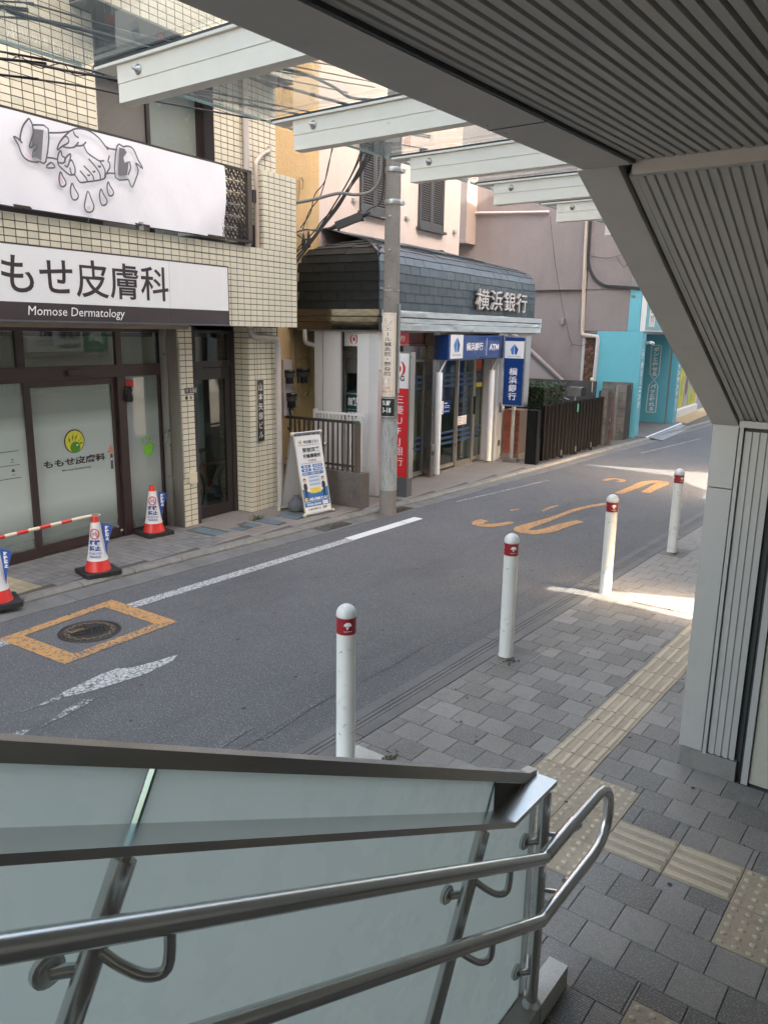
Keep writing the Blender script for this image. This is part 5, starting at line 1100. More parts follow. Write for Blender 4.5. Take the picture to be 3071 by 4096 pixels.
MB().tube([(10.14,-.30,6.5),(10.14,-.27,4.6),(10.14,-.20,2.66),(10.13,-.20,2.60),(10.12,-.15,2.55),(10.10,.08,2.53)],.055,10).build('down_pipe',pvcb,gb)
MB().tube(spline([(10.10,.06,2.53),(10.10,.20,2.52),(10.10,.23,2.42)],3)+[Vector((10.10,.20,1.2))],.05,10).build('down_pipe',pvc,gb)
MB().box(10.17,10.195,-.12,.16,1.2,2.6).build('tile_strip',M('brown tile strip',(.06,.04,.035),.4,n=(60,.5)),gb)
g=MB();me=MB().box(10.158,10.17,-.022,.022,-.022,.022).mesh('small_tile',M('brown mosaic tile',(.13,.07,.045),.35,var=.6))
for i in range(5):
    for j in range(24):
        if (i*7+j*3)%5: o=put('small_tile',me,gb);o.location=(0,-(-.09+i*.05),1.25+j*.05)
g=MB()
for k in range(4):
    d=.018*k;g.tube(spline([(10.08,-.17-d,6),(10.08,-.15-d,4.7),(10.08,-.12-d,4.3),(10.08,.02-d*.5,4.0-d),(10.08,.28,3.80-d),(10.05,.6,3.76-d),(10.0,.95,3.73-d),(10.5,1.45,3.70-d),(13,1.5,3.70-d)],5),.013,6)
g.build('cable_bundle',cable,gb)
g=MB();g.tube(spline([(10.1,-1.25,5.5),(10.1,-1.05,4.4),(10.1,-.75,3.2),(10.1,-.5,2.42),(10.1,-.42,2.3),(10.1,-.5,2.28)],5),.006,5);g.tube(spline([(10.1,-.13,4.5),(10.08,.3,4.43),(10.05,.7,4.50)],4),.006,5);g.tube(spline([(10.08,.55,4.45),(10.06,.75,4.2),(10.05,.85,4.4)],4),.006,5);g.tube(spline([(10.1,-.42,2.32),(10.1,-.2,2.28),(10.1,.05,2.40)],4),.006,5);g.build('loose_wires',cable,gb)
MB().box(10.12,10.2,-.80,-.72,2.82,2.96).build('junction_box',galv,gb)
# ---------------------------------------------------------------- bank
bk_=thing('bank_building','small bank branch with a dark shingled mansard roof and polished steel fascia','building',K)
DEP=[(.0,2.885),(.0,3.02),(.0,3.16),(.0,3.30),(.005,3.44),(.02,3.575),(.06,3.69),(.16,3.79),(.29,3.85),(.43,3.895),(.58,3.935),(.73,3.975),(.88,4.015),(1.03,4.055),(1.2,4.10),(1.4,4.155),(1.6,4.21)]
S1=6.20;O0=-1.49
body=MB()
for (a,za),(b,zb) in zip(DEP,DEP[1:]):
    A_,B_=min(a,.745),min(b,.745)
    body.add([(A_,-a,za),(S1-a*.9,-a,za),(S1-b*.9,-b,zb),(B_,-b,zb)],[(0,1,2,3)])
    if a<.745: body.add([(a,-a,za),(B_,-B_,zb),(B_,O0+B_,zb),(a,O0+a,za)],[(0,1,2,3)])
    body.add([(S1-a*.9,-a,za),(S1-a*.9,O0,za),(S1-b*.9,O0,zb),(S1-b*.9,-b,zb)],[(0,1,2,3)])
body.build('roof',gasket,bk_)
rf=[c for c in kids(bk_) if c.name.startswith('roof')][0]
rf_top=1.3
SW=.305
sh_me=MB().add([(-SW/2+.003,0,0),(SW/2-.003,0,0),(SW/2-.003,0,.148),(-SW/2+.003,0,.148),(-SW/2+.003,.014,0),(SW/2-.003,.014,0),(SW/2-.003,.002,.148),(-SW/2+.003,.002,.148)],[(4,5,6,7),(0,4,7,3),(5,1,2,6),(0,1,5,4)]).mesh('shingle',shingle)
sh_md=sh_me.copy();sh_md.name='shingle_side';sh_md.materials[0]=shingle_shaded
cnt=0;extra=MB();shl=[]
for r,((a,za),(b,zb)) in enumerate(zip(DEP,DEP[1:])):
    L=math.hypot(b-a,zb-za);t=math.atan2(b-a,zb-za)
    a_=min(a,.70);s=a_+(.15 if r%2 else 0)
    if r%2: shl.append(('f',a_+.075,.5,a,za,t,L))
    while s+SW<S1-a*.9+.02:
        shl.append(('f',s+SW/2,1,a,za,t,L));s+=SW
    rem=S1-a*.9-s
    if rem>.05: shl.append(('f',s+rem/2,rem/SW,a,za,t,L))
    o=-a-(.15 if r%2 else 0)
    if r%2 and a<.8: shl.append(('s',-a-.075,.5,a,za,t,L))
    while o-SW>O0+a-.08: shl.append(('s',o-SW/2,1,a,za,t,L));o-=SW
    if o-(O0+a)>.06 and a<.8: shl.append(('s',(o+O0+a)/2,(o-O0-a)/SW,a,za,t,L))
for kd,p,wd,a,za,t,L in sorted(shl,key=lambda q:(q[4]>3.86,q[1]>5)):
    j=random.uniform(-.012,.012);zz=za+random.uniform(-.006,.004)
    if cnt<298:
        cnt+=1
        if kd=='f': o=piece('shingle',sh_me,rf,p,-a+.002,zz,(-t+j*.5,0,j));
        else:
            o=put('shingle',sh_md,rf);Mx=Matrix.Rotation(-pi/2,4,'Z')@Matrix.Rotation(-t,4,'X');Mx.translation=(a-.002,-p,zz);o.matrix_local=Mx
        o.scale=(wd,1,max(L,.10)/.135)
    else:
        d=.008;b=a+L*math.sin(t);zb=za+L*math.cos(t);h=wd*SW/2-.003
        if kd=='f': extra.add([(p-h,-a+d+.004,zz),(p+h,-a+d+.004,zz),(p+h,-b+.003,zb),(p-h,-b+.003,zb),(p-h,-a-.01,zz),(p+h,-a-.01,zz)],[(0,1,2,3),(4,5,1,0)])
        else: extra.add([(a-d-.004,p-h,zz),(a-d-.004,p+h,zz),(b-.003,p+h,zb),(b-.003,p-h,zb)],[(0,1,2,3)])
tag(extra.build('upper_shingles',shingle,rf),kind='stuff')
MB().tube([(.0,.01,2.9),(-.004,.006,3.45),(.03,-.03,3.62),(.10,-.10,3.745),(.25,-.25,3.84),(.43,-.43,3.895)],.012,6).build('hip_strip',shingle,rf)
# steel fascia in three bands
def wavy(name,z0,z1,o,s0,s1,mat,side=None):
    g=MB().box(s0,s1,o-.08,o-.012,z0,z1);n=170;m=5;ph=z0*37;v=[]
    for i in range(n+1):
        for j in range(m+1):
            s=s0+(s1-s0)*i/n;q=j/m;z=z0+(z1-z0)*q
            w_=.008*mnoise.noise(Vector((s*3.1,z*9,ph)))+.004*mnoise.noise(Vector((s*9,z*22,ph+5)))+.001*mnoise.noise(Vector((s*24,z*40,ph)))
            v.append((s,o-.006+w_*(1 if 0<j<m else .5),z))
    g.add(v,[(i*(m+1)+j,(i+1)*(m+1)+j,(i+1)*(m+1)+j+1,i*(m+1)+j+1) for i in range(n) for j in range(m)],0,True)
    return g.build(name,mat,bk_)
wavy('fascia_band',2.785,2.88,.10,-.07,6.43,steel_b);wavy('fascia_band',2.695,2.765,.115,-.07,6.42,steel_b);wavy('fascia_band',2.58,2.688,.10,-.07,6.41,steel_b)
MB().box(-.05,6.38,-.05,.07,2.585,2.88).build('fascia_core',gasket,bk_)
for z0,z1,e in ((2.785,2.88,0),(2.695,2.765,-.012),(2.58,2.688,0)): MB().box(-.155+e,-.075,-1.62,.1,z0,z1).build('fascia_band',steel_dimmed,bk_)
MB().box(-.09,6.3,-1.6,.0,2.55,2.579).build('soffit',M('soffit grey',(.25,.24,.22),.6),bk_)
MB().box(-.13,-.05,-1.6,.05,2.583,2.87).build('fascia_core',gasket,bk_)
# side wall
MB().box(.0,.15,-.17,-.0,.03,2.56).build('corner_column',whitedirt,bk_)
MB().box(.02,.10,-.285,-.175,.03,2.56).box(.03,.10,-.40,-.292,.03,2.56).build('side_panel',white,bk_)
MB().box(.035,.10,-.292,-.285,.03,2.56).build('seam_strip',M('maroon strip',(.12,.03,.03),.4),bk_)
MB().box(.0,.05,-1.03,-.70,.03,2.56).box(.0,.10,-1.20,-1.05,.03,2.56).build('side_panel',whitedirt,bk_)
MB().box(.30,.36,-1.1,-.10,2.25,2.56).build('door_head',alu_d,bk_)
df=MB().box(.33,.38,-.95,-.86,.2,2.24).box(.33,.38,-.86,-.10,2.14,2.24).box(.34,.37,-.86,-.84,.2,2.14);df=df.build('side_door',alu,bk_)
MB().box(.355,.365,-.84,-.10,1.9,2.14).build('blind_band',alu_d,df);MB().box(.36,.366,-.84,-.10,.2,1.9).build('door_glass',darkglass,df)
g=MB()
for k in range(14): g.box(.350,.354,-.80,-.12,.75+k*.04,.762+k*.04)
g.build('vent_slats',alu,df)
po=thing('window_poster','green, red and cream posters on the bank side door glass','poster',K)
sp=lambda x,y,d:(.35-d,x,y)
MB().box(.352,.356,-.825,-.56,1.02,1.63).build('green_poster',dkgreen,po);txt('無料',inkw,po,(-.80,-.60,1.38,1.52),mp=sp,depth=.001,bold=.04);txt('銀行ATMの時間内',inkw,po,(-.81,-.59,1.56,1.59),mp=sp,depth=.001);txt('ご利用いただけます',inkw,po,(-.81,-.59,1.31,1.33),mp=sp,depth=.001)
for a,b in ((-.80,-.74),(-.725,-.665),(-.65,-.59)): MB().box(.3495,.3505,a,b,1.25,1.28).build('white_label',inkw,po)
for a,b in ((-.80,-.71),(-.69,-.59)): MB().box(.3495,.3505,a,b,1.08,1.19).build('white_label',inkw,po)
MB().box(.352,.356,-.54,-.36,1.0,1.70).build('schedule_poster',M('cream paper',(.72,.68,.5),.6),po);MB().box(.349,.351,-.54,-.36,1.64,1.70).build('red_header',red,po);MB().box(.349,.351,-.535,-.37,1.28,1.62).build('white_grid',inkw,po)
for k in range(5): MB().box(.3475,.3485,-.52,-.38,1.32+k*.055,1.325+k*.055).build('grid_line',inkg,po)
txt('7:00',red,po,(-.50,-.38,1.12,1.18),mp=lambda x,y,d:(.3475,x,y),bold=.04);MB().box(.349,.351,-.53,-.38,1.02,1.045).build('red_strip',red,po)
MB().box(.352,.356,-.55,-.44,1.74,1.96).build('small_poster',inkw,po);txt('Get Cash',red,po,(-.54,-.45,1.92,1.95),mp=sp,bold=.03,depth=.001);MB().box(.3495,.3505,-.53,-.46,1.82,1.88).build('picture',ink,po);MB().box(.3495,.3505,-.545,-.445,1.745,1.76).build('red_edge',red,po);txt('SEL',ink,po,(-.53,-.46,1.77,1.81),mp=sp,bold=.03,depth=.001)
def mufg(par,mp,cx,cz,r):
    g=MB();g.add([mp(cx+r*.35*math.cos(t),cz+r*.42*math.sin(t),.001) for t in [2*pi*q/20 for q in range(20)]],[tuple(range(20))]);g.build('red_dot',red,par)
    for sgn in (1,-1):
        v=[];n=14
        for q in range(n+1):
            t=-1.25+2.5*q/n;v.append((cx+sgn*r*1.0*math.cos(t),cz+r*1.05*math.sin(t)))
        for q in range(n,-1,-1):
            t=-1.25+2.5*q/n;v.append((cx+sgn*(r*.28+r*.36*math.cos(t)),cz+r*.80*math.sin(t)))
        MB().add([mp(x,y,.0012) for x,y in v],[tuple(range(len(v)))]).build('red_arc',red,par)
hs=thing('side_sign','white light box with a red round emblem over the bank side door','sign',K)
MB().box(.17,.34,-.80,-.10,2.325,2.55).build('sign_box',alu_d,hs);MB().box(.165,.172,-.74,-.10,2.33,2.545).build('white_face',signwhite,hs)
hm=lambda x,y,d:(.164-d,x,y)
mufg(hs,hm,-.555,2.435,.075);txt('MUFG',ink,hs,(-.455,-.20,2.395,2.48),mp=hm,bold=.02)
# front: red header and glass of the first bank
rh=thing('red_header_sign','red header sign with white lettering, partly behind the utility pole','sign',K);MB().box(.16,1.08,-.28,-.10,2.36,2.545).build('red_box',red,rh);MB().box(.16,1.10,-.27,-.105,2.345,2.358).build('edge',alu,rh);txt('三菱UFJ銀行',inkw,rh,(.17,.95,2.40,2.50),off=-.098,bold=.02)
MB().box(.15,1.95,-.40,-.30,2.1,2.56).build('header_panel',M('maroon panel',(.12,.035,.03),.25,coat=.5),bk_)
MB().box(1.15,1.95,-.28,-.25,2.11,2.33).build('header_panel',steel_c,bk_);MB().box(1.12,1.95,-.28,-.25,2.345,2.35).box(1.14,1.15,-.28,-.24,2.1,2.56).build('trim_bar',alu_d,bk_)
def glasswall(par,s0,s1,z0,z1,o,frame=alu_d):
    f=MB().box(s0,s1,o-.03,o+.02,z0-.07,z0).box(s0,s0+.03,o-.03,o+.02,z0,z1).box(s1-.03,s1,o-.03,o+.02,z0,z1).box(s0+.03,s1-.03,o-.03,o+.02,z1-.04,z1).build('window',frame,par)
    MB().box(s0+.03,s1-.03,o-.008,o,z0,z1-.04).build('pane',darkglass,f);return f
stripe=M('blue window stripe',(.02,.06,.14),.4)
def stripes(f,s0,s1,o):
    for z in (1.80,1.70,1.60,.74,.64,.54): MB().box(s0,s1,o,o+.002,z-.022,z+.022).build('blue_stripe',stripe,f)
f=glasswall(bk_,.16,1.20,.12,2.10,-.30);f=glasswall(bk_,1.20,1.96,.14,2.10,-.30);stripes(f,1.24,1.92,-.297)
MB().box(1.965,2.20,-.42,-.12,.03,2.56).build('steel_column',steel_c,bk_)
ic=thing('intercom','small white tilted intercom box on the steel column near the ground','intercom',K);MB().box(2.02,2.12,-.12,-.07,.50,.60).build('box',white,ic);MB().box(2.04,2.13,-.12,-.09,.42,.49).build('lower_box',galv,ic)
f=glasswall(bk_,2.30,3.17,.14,2.10,-.28);stripes(f,2.34,3.13,-.277)
f=MB().box(3.18,3.24,-.30,-.24,.03,2.1).box(3.24,3.86,-.29,-.25,.03,.13).box(3.86,3.92,-.31,-.23,.03,2.1).box(3.24,3.86,-.29,-.25,2.05,2.1).build('bank_door',alu,bk_);MB().box(3.24,3.86,-.275,-.268,.13,2.05).build('pane',darkglass,f);stripes(f,3.25,3.85,-.266)
MB().box(3.875,3.905,-.23,-.19,1.0,1.35).build('door_handle',ink,f)
f=glasswall(bk_,3.98,4.34,.14,2.10,-.27);stripes(f,4.01,4.31,-.267)
MB().box(2.20,4.36,-.30,-.26,2.10,2.56).build('header_panel',alu_d,bk_)
MB().box(-.0,4.45,-2.4,-2.35,.03,2.55).box(4.45,4.5,-2.4,-.3,.03,2.55).build('inner_wall',room,bk_);MB().box(.1,4.45,-2.4,-.3,.01,.034).build('inner_floor',roomdark,bk_)
MB().box(2.45,2.95,-1.2,-1.15,.6,2.0).box(3.4,3.9,-1.8,-1.3,.03,1.5).build('cash_machine',M('machine grey',(.35,.37,.35),.4),bk_)
MB().box(1.3,1.9,-1.3,-1.25,.03,2.0).build('inner_screen',M('olive screen',(.16,.17,.13),.6),bk_)
MB().lathe([(.055,.10),(.055,1.885),(.0,1.886)],(1.985,.0),16).build('white_post',whitedirt,bk_);MB().tube([(1.985,0,1.88),(2.18,.03,2.10)],.012,8).build('strut',white,bk_)
MB().lathe([(.06,.06),(.06,1.86),(.0,1.861)],(4.17,.0),16).build('white_post',whitedirt,bk_);MB().tube([(4.17,0,1.86),(4.36,.03,2.10)],.012,8).tube([(4.17,0,1.86),(4.42,-.1,2.1)],.010,8).build('strut',white,bk_)
MB().box(4.36,4.60,-.40,.04,.03,2.56).box(4.605,4.86,-.40,.0,.03,2.56).build('corner_column',whitedirt,bk_)
g=MB()
for z0,z1 in ((1.0,1.20),(.32,.44)): g.box(4.52,4.62,.041,.052,z0,z1)
g.build('grey_plates',meter,bk_)
bh=thing('blue_header_sign','long navy header sign reading bank name and ATM over the glass doors','sign',K)
MB().box(2.10,4.42,-.24,.095,2.095,2.515).build('sign_box',blue,bh);MB().box(2.10,4.43,.096,.105,2.085,2.10).box(4.42,4.44,.0,.105,2.09,2.52).build('edge',M('dark frame',(.03,.04,.06),.3),bh)
MB().box(2.17,2.65,.0965,.104,2.115,2.525).build('white_panel',signwhite,bh)
fmp=lambda o:(lambda x,y,d:(x,o+d,y))
def ship(par,mp,cx,y0,y1,wd):
    h=y1-y0
    for sg_,c in ((1,blue2),(-1,M('emblem blue',(.03,.20,.50),.4) if 'emblem blue' not in bpy.data.materials else bpy.data.materials['emblem blue'])):
        p=[(cx+sg_*wd*.02,y1),(cx+sg_*wd*.5,y0+h*.52),(cx+sg_*wd*.30,y0+h*.04),(cx+sg_*wd*.12,y0),(cx+sg_*wd*.05,y0+h*.10)]
        MB().add([mp(x,y,.001) for x,y in p],[tuple(range(5))]).build('emblem',c,par)
ship(bh,fmp(.105),2.41,2.22,2.48,.24);txt('Bank of Yokohama',blue2,bh,(2.25,2.57,2.165,2.19),off=.1055,bold=.02)
txt('横浜銀行',inkw,bh,(2.80,3.50,2.245,2.39),off=.097,bold=.02);MB().box(3.655,3.67,.0965,.0975,2.15,2.47).build('divider',inkw,bh);txt('ATM',inkw,bh,(3.78,4.22,2.245,2.36),off=.097,bold=.03)
kj=thing('roof_lettering','raised white metal characters of the bank name on the shingled roof front','sign',K)
for i,ch in enumerate('横浜銀行'):
    s=3.28+i*.62; txt(ch,M('letter side',(.30,.27,.25),.5) if 'letter side' not in bpy.data.materials else bpy.data.materials['letter side'],kj,(s-.06,s+.46,2.98,3.35),off=.05,bold=.008,ext=.025,name='character',res=3);txt(ch,M('letter face',(.55,.54,.52),.4) if 'letter face' not in bpy.data.materials else bpy.data.materials['letter face'],kj,(s-.06,s+.46,2.98,3.35),off=.0762,bold=.006,name='character_face',res=3)
st_=thing('door_sticker','no parking sticker with a crossed bicycle on the bank glass','sticker',K);MB().box(2.45,2.70,-.277,-.274,1.09,1.33).build('white_part',inkw,st_);MB().box(2.70,2.97,-.277,-.274,1.09,1.33).build('blue_part',blue,st_)
g=MB();g.ribbon([(2.47,1.31),(2.68,1.11)],.010,-.272,smooth=False)
for cx in (2.52,2.63): g.ribbon([(cx+.04*math.cos(t),1.16+.04*math.sin(t)) for t in [2*pi*q/16 for q in range(17)]],.007,-.2725,smooth=False)
g.ribbon([(2.52,1.16),(2.57,1.21),(2.62,1.16)],.006,-.2722,smooth=False);g.build('crossed_bicycle',inkg,st_);txt('駐輪禁止',inkw,st_,(2.72,2.86,1.27,1.30),off=-.273,bold=.03)
for z in (1.23,1.20,1.13): MB().box(2.72,2.93,-.2735,-.2728,z,z+.008).build('text_line',inkw,st_)
nt_=thing('paper_notice','white paper notice on the right bank door','notice',K);MB().box(3.29,3.66,-.268,-.2655,.83,1.0).build('sheet',inkw,nt_)
for k in range(5): MB().box(3.31,3.44,-.265,-.264,.85+k*.028,.86+k*.028).build('text_line',pink if k%2 else inkg,nt_);MB().box(3.49,3.63,-.265,-.264,.85+k*.028,.856+k*.028).build('text_line',inkg,nt_)
ys=thing('yellow_sticker','small yellow sticker on the rightmost bank window','sticker',K);MB().box(4.03,4.29,-.266,-.262,1.52,1.60).build('sheet',yellow,ys);MB().box(4.05,4.25,-.266,-.262,1.86,2.04).build('red_sheet',M('poster red',(.45,.06,.03),.4),ys)
ds=thing('door_lettering','faint blue lettering on the bank sliding door','lettering',K)
for z,t in ((1.44,'横浜銀行'),(1.33,'ATM'),(1.28,'営業時間'),(1.14,'平日 8:00-21:00'),(1.07,'土日祝 9:00-19:00')): txt(t,stripe,ds,(3.33,3.72,z-.02,z+.02),off=-.2655,bold=.02)
# totem
tt=thing('totem_sign','tall red and white standing sign with round red emblem beside the utility pole','sign',K)
MB().box(.20,.36,-.19,.43,.03,.325).build('base',M('totem base',(.10,.10,.11),.5),tt);MB().box(.215,.355,-.20,.445,.325,2.262).build('steel_frame',alu,tt)
MB().box(.207,.2145,-.18,.415,.345,1.715).build('red_face',red,tt);MB().box(.207,.2145,-.18,.415,1.718,2.24).build('white_face',signwhite,tt)
tm_=lambda x,y,d:(.206-d,x,y)
mufg(tt,tm_,.245,2.01,.115);txt('MUFG',ink,tt,(.03,.345,1.825,1.905),mp=tm_,bold=.03);txt('三菱UFJ銀行',inkw,tt,(.20,.345,.52,1.60),mp=tm_,vert=True,bold=.0,line=1.12)
# projecting blue sign on a pole
bs=thing('blue_pole_sign','tall navy light box sign with white vertical characters on a steel pole beside the bank','sign',K)
MB().box(4.38,4.62,.135,.60,1.155,2.51).build('steel_case',steel,bs);MB().box(4.372,4.379,.165,.565,1.185,2.40).box(4.372,4.379,.165,.565,2.42,2.485).build('navy_face',blue,bs);MB().box(4.368,4.3785,.166,.564,2.09,2.415).build('white_panel',signwhite,bs)
bm=lambda x,y,d:(4.3675-d,x,y);ship(bs,bm,.365,2.155,2.36,.165);txt('Bank of Yokohama',blue2,bs,(.24,.50,2.115,2.135),mp=bm,bold=.02);txt('横浜銀行',inkw,bs,(.275,.45,1.28,1.905),mp=lambda x,y,d:(4.371,x,y),vert=True,bold=.02,line=1.08)
MB().tube([(4.50,.365,.06),(4.50,.365,1.16)],.043,16).build('pole',steel,bs);MB().box(4.38,4.62,.22,.50,.0,.10).build('base_box',alu_d,bs)
# brick pillar
bp=thing('brick_pillar','low red brick pillar behind the pole of the blue sign','pillar',K)
MB().box(4.79,5.2,.03,.385,.0,1.045).build('mortar_core',mortar,bp);MB().box(4.77,5.2,.01,.40,-.02,.15).build('footing',concrete,bp)
bme=MB().box(-.01,.012,-.082,.082,-.027,.027).mesh('brick',brick_m);bmh=MB().box(-.01,.012,-.038,.038,-.027,.027).mesh('brick_half',brick_m)
for r in range(14):
    z=.19+r*.064
    for c in range(2 if r%2==0 else 3):
        if r%2==0: o=.125+c*.175;me=bme
        else: o=(.077,.21,.343)[c];me=bmh if c!=1 else bme
        piece('brick',me,bp,4.785+random.uniform(-.002,.002),o,z)
MB().box(4.785,4.80,.04,.38,1.03,1.05).build('cap',brick_m,bp)
# utility pole
pl=thing('utility_pole','tall round concrete utility pole with steel bands and step bolts standing at the kerb','utility pole',W,8.905,-6.63,-.02)
MB().lathe([(.123,0),(.121,.36),(.118,1.36),(.098,5),(.085,9.5)],n=28).build('concrete_shaft',poleconc,pl)
MB().lathe([(.1235,.37),(.120,1.36)],n=28).build('pale_wrap',poleblue,pl)
g=MB()
for z in (.38,.86,1.37): g.lathe([(.126-z*.004,z),(.126-z*.004,z+.012)],n=24)
g.build('wire_band',galv,pl)
for z in (4.62,4.22): 
    r=.105;MB().lathe([(r+.006,z),(r+.010,z+.01),(r+.010,z+.05),(r+.006,z+.06)],n=24).box(.07,.15,.04,.09,z+.005,z+.055).build('steel_band',galv,pl)
vd=(Vector((0,0,0))-Vector((-6.63,8.905,0))).normalized();pa=math.atan2(vd.x,vd.y) # angle in (s,o)
for k,z in enumerate((2.05,3.15,3.62,4.05)):
    a=pa+1.25;x,y=math.cos(a),math.sin(a);MB().tube([(x*.09,y*.09,z),(x*.16,y*.16,z),(x*.163,y*.163,z+.018)],.009,7).build('step_bolt',galv,pl)
    a=pa+.35;MB().lathe([(0,0),(.012,0),(.012,.03),(0,.03)],(math.cos(a)*.11,math.sin(a)*.11),8).build('step_nut',galv,pl).location=(0,0,z)
MB().lathe([(.113,3.12),(.113,3.13)],n=24).build('wire_band',galv,pl)
def poly_strip(r,a0,a1,z0,z1,mat,name,par,n=14):
    g=MB();v=[(r*math.cos(a0+(a1-a0)*i/n),r*math.sin(a0+(a1-a0)*i/n),z) for z in (z0,z1) for i in range(n+1)];g.add(v,[(i,i+1,n+2+i,n+1+i) for i in range(n)]);g.sm=[True]*len(g.sm);return g.build(name,mat,par)
s1=thing('pole_sign','curved cream sign with vertical Japanese lettering and a red arrow wrapped round the utility pole','sign',W,8.905,-6.63,-.02)
poly_strip(.1235,pa-.62,pa+1.3,1.70,2.83,polesign,'sheet',s1)
pm=lambda x,y,d:(.1255*math.cos(pa+.28-x/.1255),.1255*math.sin(pa+.28-x/.1255),y)
g=MB();a,b,c,d_=-.095,.088,1.73,2.80;g.ribbon([(a+.02,c),(b-.02,c),(b,c+.02),(b,d_-.02),(b-.02,d_),(a+.02,d_),(a,d_-.02),(a,c+.02),(a+.02,c)],.004,0,mp=lambda x,y:pm(x,y,0));g.build('border_line',M('brown line',(.30,.18,.12),.5),s1)
txt('エール鍼灸院・整骨院',M('plum ink',(.07,.03,.05),.5),s1,(-.055,.045,1.985,2.63),mp=pm,vert=True,bold=.01,line=1.1)
g=MB();g.ribbon([(-.07,2.66),(-.05,2.72),(-.045,2.76),(-.03,2.70),(-.02,2.66),(.02,2.70),(.05,2.72),(.02,2.67),(-.02,2.64),(-.06,2.65)],.0035,0,mp=lambda x,y:pm(x,y,0));g.build('wing_emblem',inkg,s1)
MB().add([pm(x,y,0) for x,y in ((-.065,1.855),(.02,1.855),(.02,1.955),(-.065,1.955))],[(0,1,2,3)]).build('arrow_square',M('vermilion',(.55,.09,.04),.5),s1)
pm2=lambda x,y,d:(.1268*math.cos(pa+.28-x/.1268),.1268*math.sin(pa+.28-x/.1268),y)
g=MB();g.ribbon([(.005,1.865),(.005,1.91),(-.045,1.91)],.012,0,mp=lambda x,y:pm2(x,y,0),smooth=False);g.ribbon([(-.025,1.94),(-.052,1.91),(-.025,1.88)],.012,0,mp=lambda x,y:pm2(x,y,0),smooth=False);g.build('arrow',inkw,s1)
vm=bpy.data.materials['vermilion'];txt('この先',vm,s1,(-.07,.04,1.80,1.84),mp=pm,bold=.01);txt('信号まっすぐ',vm,s1,(-.085,.075,1.75,1.79),mp=pm,bold=.01)
s2=thing('street_number_sign','small dark green curved sign with block number 3-18 low on the utility pole','sign',W,8.905,-6.63,-.02)
poly_strip(.1255,pa-.55,pa+1.2,1.42,1.685,blacksign,'sheet',s2);txt('矢部',inkw,s2,(-.075,.05,1.58,1.65),mp=pm2,bold=.03);txt('3-18',inkw,s2,(-.075,.055,1.48,1.55),mp=pm2,bold=.02)
for z in (1.425,1.68): poly_strip(.1262,pa-.55,pa+1.2,z-.003,z+.003,inkw,'white_edge',s2)
MB().box(.0,.03,.105,.14,1.75,2.95).build('steel_strip',galv,s2)
# ---------------------------------------------------------------- cables and splice box
def cabl(name,pts,r,mat,label,group=None,k=6): return tag(MB().tube(spline([local(p,W) for p in pts],k),r,7).build(name,mat,None,W),label,'cable',group)
cabl('thick_cable',CABT,.022,cableg,'thick grey cable sweeping from the clinic corner up the utility pole')
for i,p in enumerate(CABS): cabl('cable',p,.0085 if i!=7 else .010,cable,['','','lowest left black cable of the fan going up to the utility pole','second black cable of the fan, just above the lowest one','leftmost steep black cable of the fan under the canopy','rightmost black cable of the fan beside the first shutter','middle black cable of the fan over the ochre wall','short sagging black loop of cable beside the clinic corner','upper black cable of the fan crossing the left shutter'][i] if i>1 else ('black cable from the splice box up the pole' if i==0 else 'black cable from the splice box down to the wall'),'black cables fanning from the wall to the pole',4)
for i,p in enumerate(CABS[2:6]):
    q=[(a+.02*math.sin(j+i),b+.015,c-.02*math.cos(j*2+i)) for j,(a,b,c) in enumerate(p)];cabl('cable',q,.005,cable,['thin black wire hugging the lowest left cable of the fan','thin black wire hugging the second cable of the fan','thin black wire beside the leftmost steep cable of the fan','thin black wire beside the rightmost cable of the fan'][i],'black cables fanning from the wall to the pole',4)
for p in CABW: cabl('thin_wire',p,.007,cableg if p is CABW[2] else cable,('thin black wire hanging from the canopy edge, the one bending lower right' if p is CABW[0] else 'thin black wire hanging from the canopy edge, the straighter left one') if p is not CABW[2] else 'thin grey stay wire holding the splice box','thin wires over the ochre wall')
a,b=[Vector(local(p,W)) for p in BOX];t=(b-a).normalized()
bx=thing('splice_box','black plastic cable splice box hanging from the wires beside the utility pole','splice box',W)
n_=Vector((0,0,1)).cross(t).normalized();u_=t.cross(n_)
v=[tuple(p+n_*i*.045+u_*j*.05) for p in (a,b) for i,j in ((-1,-1),(1,-1),(1,1),(-1,1))];MB().add(v,[(0,1,2,3)[::-1],(4,5,6,7),(0,1,5,4),(1,2,6,5),(2,3,7,6),(3,0,4,7)]).build('box',cable,bx)
MB().tube([a-t*.12,a-t*.04,a],[.012,.03,.035],10).tube([b,b+t*.04,b+t*.12],[.035,.03,.012],10).build('end_sleeve',cable,bx);MB().tube([b-u_*.06,b-u_*.06-t*.03],.012,6).tube([a-u_*.06,a-u_*.06+t*.03],.012,6).build('latch',cable,bx)
def ext(p,s=6): # carry a street cable on out of the picture both ways
    a,b=Vector(p[0]),Vector(p[1]);c,d=Vector(p[-1]),Vector(p[-2]);return [tuple(a+(a-b).normalized()*s)]+list(p)+[tuple(c+(c-d).normalized()*3)]
for i,p in enumerate(OVER): cabl('overhead_cable',ext(p),.012 if i==1 else .009,cable,['upper black overhead cable crossing the clinic front','middle black overhead cable of the laced pair crossing the clinic front','lower single black overhead cable crossing the clinic banner edge'][i],'overhead cables in front of the clinic',3)
cabl('lacing_wire',ZIG,.004,cable,'thin zigzag lacing wire between the two upper overhead cables',None,2)
